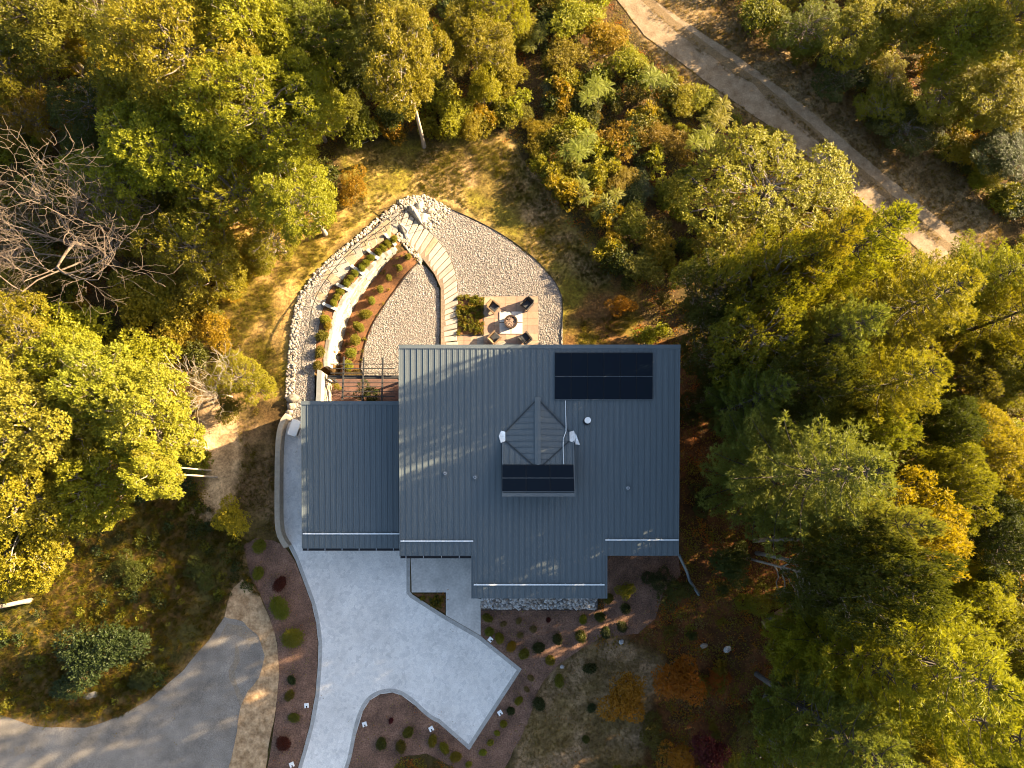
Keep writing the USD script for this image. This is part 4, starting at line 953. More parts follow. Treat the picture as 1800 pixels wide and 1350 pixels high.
for nm, pg, f, lab in (("gravel", gravel_in, lower, "grey tan gravel filling the court right of the topiary bed"), ("gravel", gravel_out, G, "grey tan gravel of the yard around the fire pit patio"), ("gravel", gravel_w, G, "grey gravel of the strip beside the terrace railing")):
    pgx = pg.difference(sg.Polygon(np.vstack([P0([(804, 520), (850, 520), (946, 520), (946, 640), (804, 640)])]))) if pg is gravel_out else pg
    q = sprinkle(pgx, 240, f, .035, 3, lambda x, y: .62 + .38 * smooth01((ridge(x, y, .7, 4, 17) - .32) / .25)); scatter(nm, peb, q, np.random.default_rng(1).uniform(.45, 1.45, len(q)), lab, "gravel", tilt=.6)
rip_a = poly([(503, 700), (505, 650), (511, 590), (519, 540), (531, 510), (554, 479), (588, 448), (620, 422), (660, 387), (690, 363), (712, 348), (745, 343), (770, 355), (792, 369), (783, 383), (768, 397), (757, 408), (748, 402), (716, 369), (700, 362), (690, 372), (655, 401), (596, 452), (562, 484), (541, 512), (532, 542), (524, 590), (519, 650), (517, 700)], G)
q = sprinkle(rip_a, 95, G, .06, 5)
scatter("riprap", rip, q, np.random.default_rng(2).uniform(.55, 1.5, len(q)), "band of loose white stones edging the garden path", "stones", tilt=.6)
rip_b = poly([(701, 410), (706, 396), (722, 430), (746, 457), (738, 463), (716, 440), (708, 428), (690, 417)], upper0)
q = sprinkle(rip_b, 100, GQ, .08, 6)
scatter("riprap", rip, q, np.random.default_rng(3).uniform(.5, 1.2, len(q)), "small patch of white stones inside the turn of the steps", "stones", tilt=.6)
q = sprinkle(poly([(846, 1040), (1049, 1040), (1049, 1070.5), (846, 1070.5)]), 95, GQ, .06, 7)
scatter("river_stones", riv, q, np.random.default_rng(4).uniform(.5, 1.5, len(q)), "rounded multicoloured river stones under the lower roof edge", "stones", tilt=.5)

def rock(name, px, py, size, yaw, m, label, seed, sq=.6, f=GQ, cat="boulder"):
    v, ff = pebble_mesh(1.0, seed, sq, 3)
    v = v * (1 + .18 * (meshkit.fbm(v * 2.2 + seed, 3, seed) - .5)[:, None]) * np.asarray(size)
    c, s = math.cos(yaw), math.sin(yaw)
    v = np.c_[v[:, 0] * c - v[:, 1] * s, v[:, 0] * s + v[:, 1] * c, v[:, 2]]
    p = P(px, py, f)
    single(name, (v + p + [0, 0, size[2] * .35 * sq], ff), m, label, cat, smooth=40)
rock("boulder", 350, 787, (1.05, .8, .9), -.5, M["boulder"], "large brown boulder beside the pale leaning trunks", 3)
rock("boulder", 516, 701, (.42, .32, .45), .2, M["whitestone"], "largest of three pale stones where the gravel strip meets the block wall", 4)
rock("boulder", 513, 714, (.27, .27, .35), 0, M["boulder"], "middle of three stones above the block wall's end", 5)
rock("boulder", 509, 725, (.27, .25, .3), 0, M["boulder"], "lowest of three stones, touching the block wall's end", 6)
for k, (px, py, a, b, yaw, lab) in enumerate([(731, 377, .75, .3, -1.0, "long white boulder lying along the railing among the riprap"), (738, 362, .55, .3, .9, "upper white boulder at the tip of the riprap"), (744, 383, .62, .3, 1.1, "tall white boulder right of the top steps"), (726, 370, .4, .25, -1.0, "white boulder nearest the railing's upper end"), (756, 372, .4, .25, .5, "small tan boulder toward the gravel yard")]):
    rock("boulder", px, py, (a, b, .5), yaw, M["whitestone"] if k < 4 else M["boulder"], lab, 10 + k)
rock("boulder", 708, 402, (.5, .25, .4), -.9, M["whitestone"], "white boulder inside the turn of the steps, below the second railing", 21)
rock("boulder", 714, 414, (.5, .22, .4), -1.1, M["whitestone"], "lower white boulder inside the turn, beside the stone wall's end", 22)
rock("rock", 1278, 1141, (.28, .2, .25), .6, M["greyrock"], "grey rock on the dark forest floor below the drain pipe", 23, cat="rock")
rock("rock", 1092, 1128, (.22, .18, .25), .6, M["greyrock"], "small whitish stone at the mulch edge on the lawn", 24, cat="rock")
rock("rock", 1367, 1093, (.35, .3, .3), .2, M["greyrock"], "round grey rock beside the brown split log", 25, cat="rock")
rock("rock", 1237, 1135, (.3, .2, .2), .2, M["boulder"], "tan rock left of the grey forest rock", 26, cat="rock")
rock("rock", 160, 1222, (.5, .3, .3), .2, M["whitestone"], "white rock at the foot of the dark shrubs above the asphalt", 27, cat="rock")
rock("rock", 988, 1172, (.14, .12, .14), 0, M["greyrock"], "little grey stone between mulch and dry lawn", 28, cat="rock")

# ------------------------------------------------------------------ plants: shapes
def unit(a):
    return a / (np.linalg.norm(a, axis=-1, keepdims=True) + 1e-9)
def sphere(g, n):
    return unit(g.normal(size=(n, 3)))
def leaves(Pt, D, N, L, W):
    """Folded diamond leaves: base points, directions, normals, lengths, widths."""
    S = unit(np.cross(D, N)); N = np.cross(S, D)
    L, W = L[:, None], W[:, None]
    mid = Pt + D * L * .45
    v = np.stack([Pt, mid + S * W * .5 + N * W * .14, Pt + D * L - N * L * .08, mid - S * W * .5 + N * W * .14], 1).reshape(-1, 3)
    k = np.arange(len(Pt))[:, None] * 4
    return v, np.vstack([k + [0, 1, 2], k + [0, 2, 3]])
def rosettes(g, C, O, per, L, W, spread=1.0):
    """Clusters of leaves round the points C facing O."""
    n = len(C); C = np.repeat(C, per, 0); O = np.repeat(O, per, 0)
    D = unit(sphere(g, n * per) * spread + O * .55)
    N = unit(O * .8 + [0, 0, .7] + sphere(g, n * per) * .55)
    return leaves(C + D * .03 + sphere(g, n * per) * L * .35, D, N, g.uniform(.65, 1.25, n * per) * L, g.uniform(.75, 1.2, n * per) * W)
def limb(g, a, b, r0, r1, sag=.12, n=6, sides=5):
    a, b = np.asarray(a, float), np.asarray(b, float); t = np.linspace(0, 1, n)[:, None]
    l = np.linalg.norm(b - a)
    p = a + (b - a) * t + np.sin(t * math.pi) * (g.normal(size=3) * sag * l * [1, 1, .5]) + np.r_[[np.zeros(3)], g.normal(size=(n - 2, 3)) * .03 * l, [np.zeros(3)]]
    return tube(p, np.linspace(r0, r1, n), sides, cap=False)

def broadleaf(seed, H, R, base, lobes, clusters, per, L, W, trunk_r, bare=0.0):
    """Tree of height H, crown radius R, crown from height base*H up. Returns (trunk and limbs, leaves)."""
    g = np.random.default_rng(seed)
    zc_, rz_ = H * (base + 1) / 2, H * (1 - base) / 2
    cand = sphere(g, lobes * 14) * [1, 1, 1]; cand = cand[cand[:, 2] > -.55]
    pts = []
    for k in range(lobes):  # best candidate spacing
        c = cand[g.integers(0, len(cand), 14)] * g.uniform(.40, .90, (14, 1))
        pts.append(c[0] if not pts else c[np.argmax([min(np.linalg.norm(x - y) for y in pts) for x in c])])
    pts = np.array(pts)
    shape = 1 + .22 * np.sin(np.arctan2(pts[:, 1], pts[:, 0]) * 2 + g.uniform(0, 6)) + .12 * np.sin(np.arctan2(pts[:, 1], pts[:, 0]) * 3 + g.uniform(0, 6))
    C = pts * [R, R, rz_] * np.c_[shape, shape, np.ones(lobes)] + [0, 0, zc_]
    lr = g.uniform(.15, .35, lobes) * R
    W_ = [tube(np.c_[np.cumsum(g.normal(0, .05, 7)) * trunk_r * 4, np.cumsum(g.normal(0, .05, 7)) * trunk_r * 4, np.linspace(-.6, zc_ + rz_ * .3, 7)], trunk_r * np.array([1.5, 1.05, .95, .85, .7, .45, .15]), 9, cap=False)]
    Lf = []
    for c, r in zip(C, lr):
        h0 = max(H * base * .8, min(c[2] - np.linalg.norm(c[:2]) * .6, zc_ + .2 * rz_))
        W_.append(limb(g, (0, 0, h0), c, trunk_r * .42, .03, .1))
        nt = 4
        for d in sphere(g, nt):
            W_.append(limb(g, c - (c - [0, 0, h0]) * g.uniform(0, .3), c + d * r * g.uniform(.75, 1.1), .035, .008, .12, 4, 4))
        n = int(clusters * (r / (.33 * R)) ** 2)
        d = sphere(g, n)
        out = unit((c - [0, 0, zc_]) / [R, R, rz_] + 1e-6)
        keep = (d @ out + .75 * d[:, 2] + .5) > g.uniform(-.5, .9, n)
        # ragged: clumps and holes over the lobe
        f = meshkit.fbm(d * 2.6 + seed + c, 3, seed)
        keep &= f > (.43 + .1 * bare)
        d = d[keep]; f = f[keep]
        rad = r * (.62 + 1.15 * (f - .38))[:, None] * g.uniform(.8, 1.12, (len(d), 1))
        q = c + d * rad * [1, 1, .8]
        q = q[q[:, 2] > .15]; d = d[:len(q)]
        Lf.append(rosettes(g, q, unit(d + [0, 0, .35]), per, L, W))
    return join(W_), join(Lf)

def pine(seed, H, R, whorls, per_w, trunk_r, tuft_L=.26):
    g = np.random.default_rng(seed)
    W_ = [tube(np.c_[np.zeros(6), np.zeros(6), np.linspace(-.6, H * .99, 6)], trunk_r * np.array([1.3, 1, .85, .6, .35, .05]), 9, cap=False)]
    C, O = [], []
    for k in range(whorls):
        u = (k + g.uniform(-.3, .3)) / (whorls - 1); z = H * (.30 + .69 * u)
        ln = R * (1.0 - .93 * max(u, 0) ** 1.35) * (.72 + .5 * min(max(u, 0) * 2.5, .56))
        ph = g.uniform(0, 6.28)
        for j in range(per_w):
            a = ph + j * 6.283 / per_w + g.normal(0, .2); l = ln * g.uniform(.6, 1.25)
            rise = (.10 + .5 * u) * l
            d = np.array([math.cos(a), math.sin(a), 0.0])
            b0 = np.array([0, 0, z]); n = 7; t = np.linspace(0, 1, n)[:, None]
            bl = b0 + d * l * t + np.array([0, 0, rise]) * t ** 1.6 - np.array([0, 0, .10 * l]) * np.sin(t * math.pi)
            W_.append(tube(bl, np.linspace(.05, .012, n), 4, cap=False))
            side = np.array([-d[1], d[0], 0])
            m = max(int(l * 5.5), 5)
            for s in np.linspace(.28, 1.0, m):
                p = b0 + d * l * s + np.array([0, 0, rise * s ** 1.6 - .10 * l * math.sin(s * math.pi)])
                for sd in (-1, 1):
                    sl = l * .36 * (1.1 - s) * g.uniform(.6, 1.2) + .18
                    tips = 1 + int(sl / .30)
                    dd = unit(d * .8 + side * sd * .8 + [0, 0, .22])
                    for q in range(tips):
                        C.append(p + dd * sl * (q + 1) / tips + g.normal(0, .06, 3)); O.append(unit(dd + d * .4 + [0, 0, .45]))
            C.append(bl[-1]); O.append(unit(d + [0, 0, .7]))
    C.append([0, 0, H]); O.append([0, 0, 1])
    C, O = np.array(C), np.array(O)
    per = 8
    n = len(C); Cr, Or = np.repeat(C, per, 0), np.repeat(O, per, 0)
    D = unit(sphere(g, n * per) * .8 + Or * .9)
    N = sphere(g, n * per)
    lf = leaves(Cr - Or * .06 * g.uniform(0, 1, (n * per, 1)), D, N, g.uniform(.7, 1.2, n * per) * tuft_L, np.full(n * per, .05))
    return join(W_), lf

def bush(seed, H, R, n, L, W, per=4, stems=7, lob=7):
    """Low leafy shrub of several stems; leaves down to the ground."""
    g = np.random.default_rng(seed)
    C = np.c_[g.normal(0, .36, (lob, 2)) * R, g.uniform(.3, .68, lob) * H]; C[0] = [0, 0, .6 * H]
    r = g.uniform(.38, .58, lob) * min(R, H * .9)
    W_ = [limb(g, (g.normal(0, .08) * R, g.normal(0, .08) * R, -.2), C[k % lob] + sphere(g, 1)[0] * r[k % lob] * .7, .03 * H / 2.5 + .012, .008, .1, 5, 4) for k in range(stems)]
    Lf = []
    for c, rr in zip(C, r):
        d = sphere(g, n // lob); d = d[d[:, 2] > -.5]
        f = meshkit.fbm(d * 2.4 + seed + c * 3, 3, seed); k = f > .4; d, f = d[k], f[k]
        q = c + d * rr * (.7 + .7 * (f - .3))[:, None] * g.uniform(.75, 1.1, (len(d), 1))
        k = q[:, 2] > .05; Lf.append(rosettes(g, q[k], unit(d[k] + [0, 0, .45]), per, L, W))
    return join(W_), join(Lf)

def sumac(seed, H, stems):
    """Stems that end in a star of long drooping fronds."""
    g = np.random.default_rng(seed); W_, V = [], []
    for s in range(stems):
        a, rr = s * 2.4 + g.uniform(0, 1), (0 if s == 0 else g.uniform(.45, 1.15))
        tip = np.array([rr * math.cos(a), rr * math.sin(a), H * g.uniform(.72, 1.0)])
        W_.append(limb(g, (tip[0] * .2, tip[1] * .2, -.2), tip, .035, .015, .06, 6, 5))
        nf = g.integers(10, 14)
        for k in range(nf):
            b = k * 6.283 / nf * 1.0 + g.uniform(-.2, .2); d = np.array([math.cos(b), math.sin(b), 0]); l = g.uniform(.55, .85); e = g.uniform(.15, .75)
            t = np.linspace(.12, 1, 9)
            ax = tip + d * (l * t)[:, None] + np.array([0, 0, 1.0]) * (e * l * (t - 1.15 * t ** 2))[:, None]
            dirs = unit(np.gradient(ax, axis=0)); sd = np.cross(dirs, [0, 0, 1.0])
            for sg_ in (-1, 1):
                wl = .20 * np.sin(np.clip(t, .1, .95) * 2.6 + .2)
                V.append(leaves(ax, unit(sd * sg_ + dirs * .45 - np.array([0, 0, .15])), np.tile([0, 0, 1.0], (9, 1)) + g.normal(0, .15, (9, 3)), wl, np.full(9, .075)))
    return join(W_), join(V)

def deadtree(seed, H, r0, depth, spread, nb):
    """Leafless tree: limbs fork down to twigs."""
    g = np.random.default_rng(seed); W_, T_ = [], []
    def grow(a, d, l, r, lev):
        n = 5 if lev < 3 else 4; q = [a]; dd = d.copy()
        for k in range(n):
            dd = unit(dd + g.normal(0, .2 if lev else .06, 3) + [0, 0, .06 if lev else 0]); q.append(q[-1] + dd * l / n)
        q = np.array(q); (W_ if lev < 1 else T_).append(tube(q, np.linspace(r, max(r * .5, .007), n + 1), 6 if lev < 2 else 4 if lev < 4 else 3, cap=False))
        if lev >= depth: return
        kids = nb if lev == 0 else g.integers(3, 5)
        for k in range(kids):
            s = g.uniform(.35, 1.0) if k else 1.0
            i = min(int(s * n), n); u = unit(q[i] - q[max(i - 1, 0)])
            w = unit(np.cross(u, sphere(g, 1)[0]))
            grow(q[i], unit(u * (.75 if k else 1) + w * spread * g.uniform(.6, 1.2) + [0, 0, .12]), l * g.uniform(.5, .78), max(r * (.42 if k else .56), .010), lev + 1)
    grow(np.array([0, 0, -.5]), np.array([0, 0, 1.0]), H * .48, r0, 0)
    return join(W_), join(T_)

def ball(seed, H, R, n, L, W, cone=0.0, cap_=False):
    """Clipped or naturally tight little shrub: a dense shell of leaves round a dark core."""
    g = np.random.default_rng(seed); d = sphere(g, n); d = d[d[:, 2] > -.75]
    f = meshkit.fbm(d * 3.0 + seed, 3, seed)[:, None]
    taper = 1 - cone * np.clip(d[:, 2:] * .5 + .5, 0, 1)
    q = d * [R, R, H / 2] * (.66 + .85 * (f - .3)) * g.uniform(.8, 1.12, (len(d), 1)) * np.c_[taper, taper, np.ones_like(taper)] + [0, 0, H / 2]
    lf = rosettes(g, q, unit(d + [0, 0, .3]), 3, L, W, .8)
    m = trimesh.creation.icosphere(subdivisions=2, radius=1.0); v = np.array(m.vertices); tp = 1 - cone * np.clip(v[:, 2:] * .5 + .5, 0, 1)
    core = v * [R * .6, R * .6, H * .30] * np.c_[tp, tp, np.ones_like(tp)] + [0, 0, H / 2]
    st = [limb(g, (0, 0, -.1), (0, 0, H * .45), .03, .02, .02, 4, 5)]
    return join(st), join([lf, (core, np.array(m.faces))])

# ------------------------------------------------------------------ plants: one class per shape and leaf colour
SHAPES = {
    "oak_a": (lambda: broadleaf(11, 14, 5.0, .34, 50, 430, 6, .20, .115, .26), 14, 5.0, .64),
    "oak_b": (lambda: broadleaf(12, 12, 4.4, .30, 42, 420, 6, .20, .115, .22), 12, 4.4, .62),
    "oak_tall": (lambda: broadleaf(15, 17, 4.2, .54, 36, 430, 6, .20, .115, .2), 17, 4.2, .77),
    "birch_b": (lambda: broadleaf(16, 11, 3.2, .50, 26, 380, 6, .19, .14, .15), 11, 3.2, .74),
    "ball_c": (lambda: ball(67, .7, .5, 620, .11, .045), .7, .5, .6),
    "oak_c": (lambda: broadleaf(17, 9, 4.4, .22, 42, 390, 6, .18, .105, .20, .2), 9, 4.4, .6),
    "birch_a": (lambda: broadleaf(13, 12, 4.4, .34, 44, 380, 6, .20, .15, .19, .15), 12, 4.4, .65),
    "pine_a": (lambda: pine(21, 19, 5.0, 20, 7, .27), 19, 4.6, .66),
    "pine_b": (lambda: pine(22, 15, 4.2, 17, 6, .2), 15, 3.9, .64),
    "bush_a": (lambda: bush(31, 3.4, 2.0, 1500, .17, .10, 5, 9, 9), 3.4, 2.0, .5),
    "bush_b": (lambda: bush(32, 2.6, 1.7, 1300, .14, .07, 5, 8, 8), 2.6, 1.7, .5),
    "sumac_a": (lambda: sumac(41, 3.0, 5), 3.0, 1.5, .85),
    "sumac_b": (lambda: sumac(42, 2.6, 3), 2.6, 1.3, .85),
    "dead_a": (lambda: deadtree(51, 13, .16, 5, .95, 10), 13, 4.2, .6),
    "dead_b": (lambda: deadtree(52, 8, .11, 4, .8, 7), 8, 2.6, .6),
    "ball_a": (lambda: ball(61, .8, .5, 800, .085, .05), .8, .5, .6),
    "ball_b": (lambda: ball(62, .55, .42, 420, .10, .05), .55, .42, .6),
    "egg_a": (lambda: ball(63, 1.3, .46, 1500, .07, .04, .35), 1.3, .46, .5)}
BARKS = {"oak_tall": "bark_pale", "birch_b": "bark_pale", "oak_a": "bark", "oak_b": "bark", "oak_c": "bark", "birch_a": "bark_pale", "pine_a": "bark_dark", "pine_b": "bark_dark", "dead_a": "deadwood", "dead_b": "bark_pale"}
_made, _class = {}, {}
def plant_class(shape, leaf):
    if (shape, leaf) not in _class:
        if shape not in _made: _made[shape] = SHAPES[shape][0]()
        wood, lf = _made[shape]
        p = f"/World/class_{shape}_{leaf}"
        stage.CreateClassPrim(p)
        low = shape[:3] in ("bus", "bal", "egg", "sum")
        usdkit.mesh(stage, p + ("/stems" if low else "/trunk"), wood, M[BARKS.get(shape, "bark")], smooth=True)
        dead = shape.startswith("dead")
        usdkit.mesh(stage, p + ("/branches" if dead else "/foliage" if low else "/crown"), lf, M[BARKS[shape]] if dead else M[leaf], smooth=dead)
        _class[shape, leaf] = p
    return _class[shape, leaf]
_turn = np.random.default_rng(99)
GROVE = []   # (x, y, crown radius) of every placed plant, for the ground cover
def plant(shape, leaf, name, cat, px, py, rp, h, label, group=None, base=False, f=GQ):
    """base False: (px, py) is the middle of the crown as the photo shows it and rp its radius in photo pixels."""
    H0, R0, mid = SHAPES[shape][1:]
    if base:
        q = P(px, py, f)
        r = metres(rp, q[2] + h * mid)
    else:
        z = -1.0
        for _ in range(10):
            q = at(px, py, z + h * mid); z = g1(q[0], q[1], f)
        r = metres(rp, z + h * mid); q = np.array([q[0], q[1], z])
    p = path_of(None, name)
    x = UsdGeom.Xform.Define(stage, p)
    x.AddTranslateOp().Set(Gf.Vec3d(float(q[0]), float(q[1]), float(q[2])))
    x.AddRotateZOp().Set(float(_turn.uniform(0, 360)))
    w = _turn.uniform(.8, 1.2) if shape[:2] in ('ba', 'eg') else _turn.uniform(.92, 1.08)
    x.AddScaleOp().Set(Gf.Vec3f(r / R0 * w, r / R0 / w, h / H0))
    x.GetPrim().GetReferences().AddInternalReference(plant_class(shape, leaf))
    x.GetPrim().SetInstanceable(True)
    say(x.GetPrim(), label, cat, group)
    GROVE.append((q[0], q[1], r, h))
T, S = "tree", "shrub"
W_ = "forest west of the house"; N_ = "woods above the lawn"; B_ = "shrub belt below the dirt road"; E_ = "trees east of the house"; F_ = "woods beyond the dirt road"; U_ = "understory in the south-east"
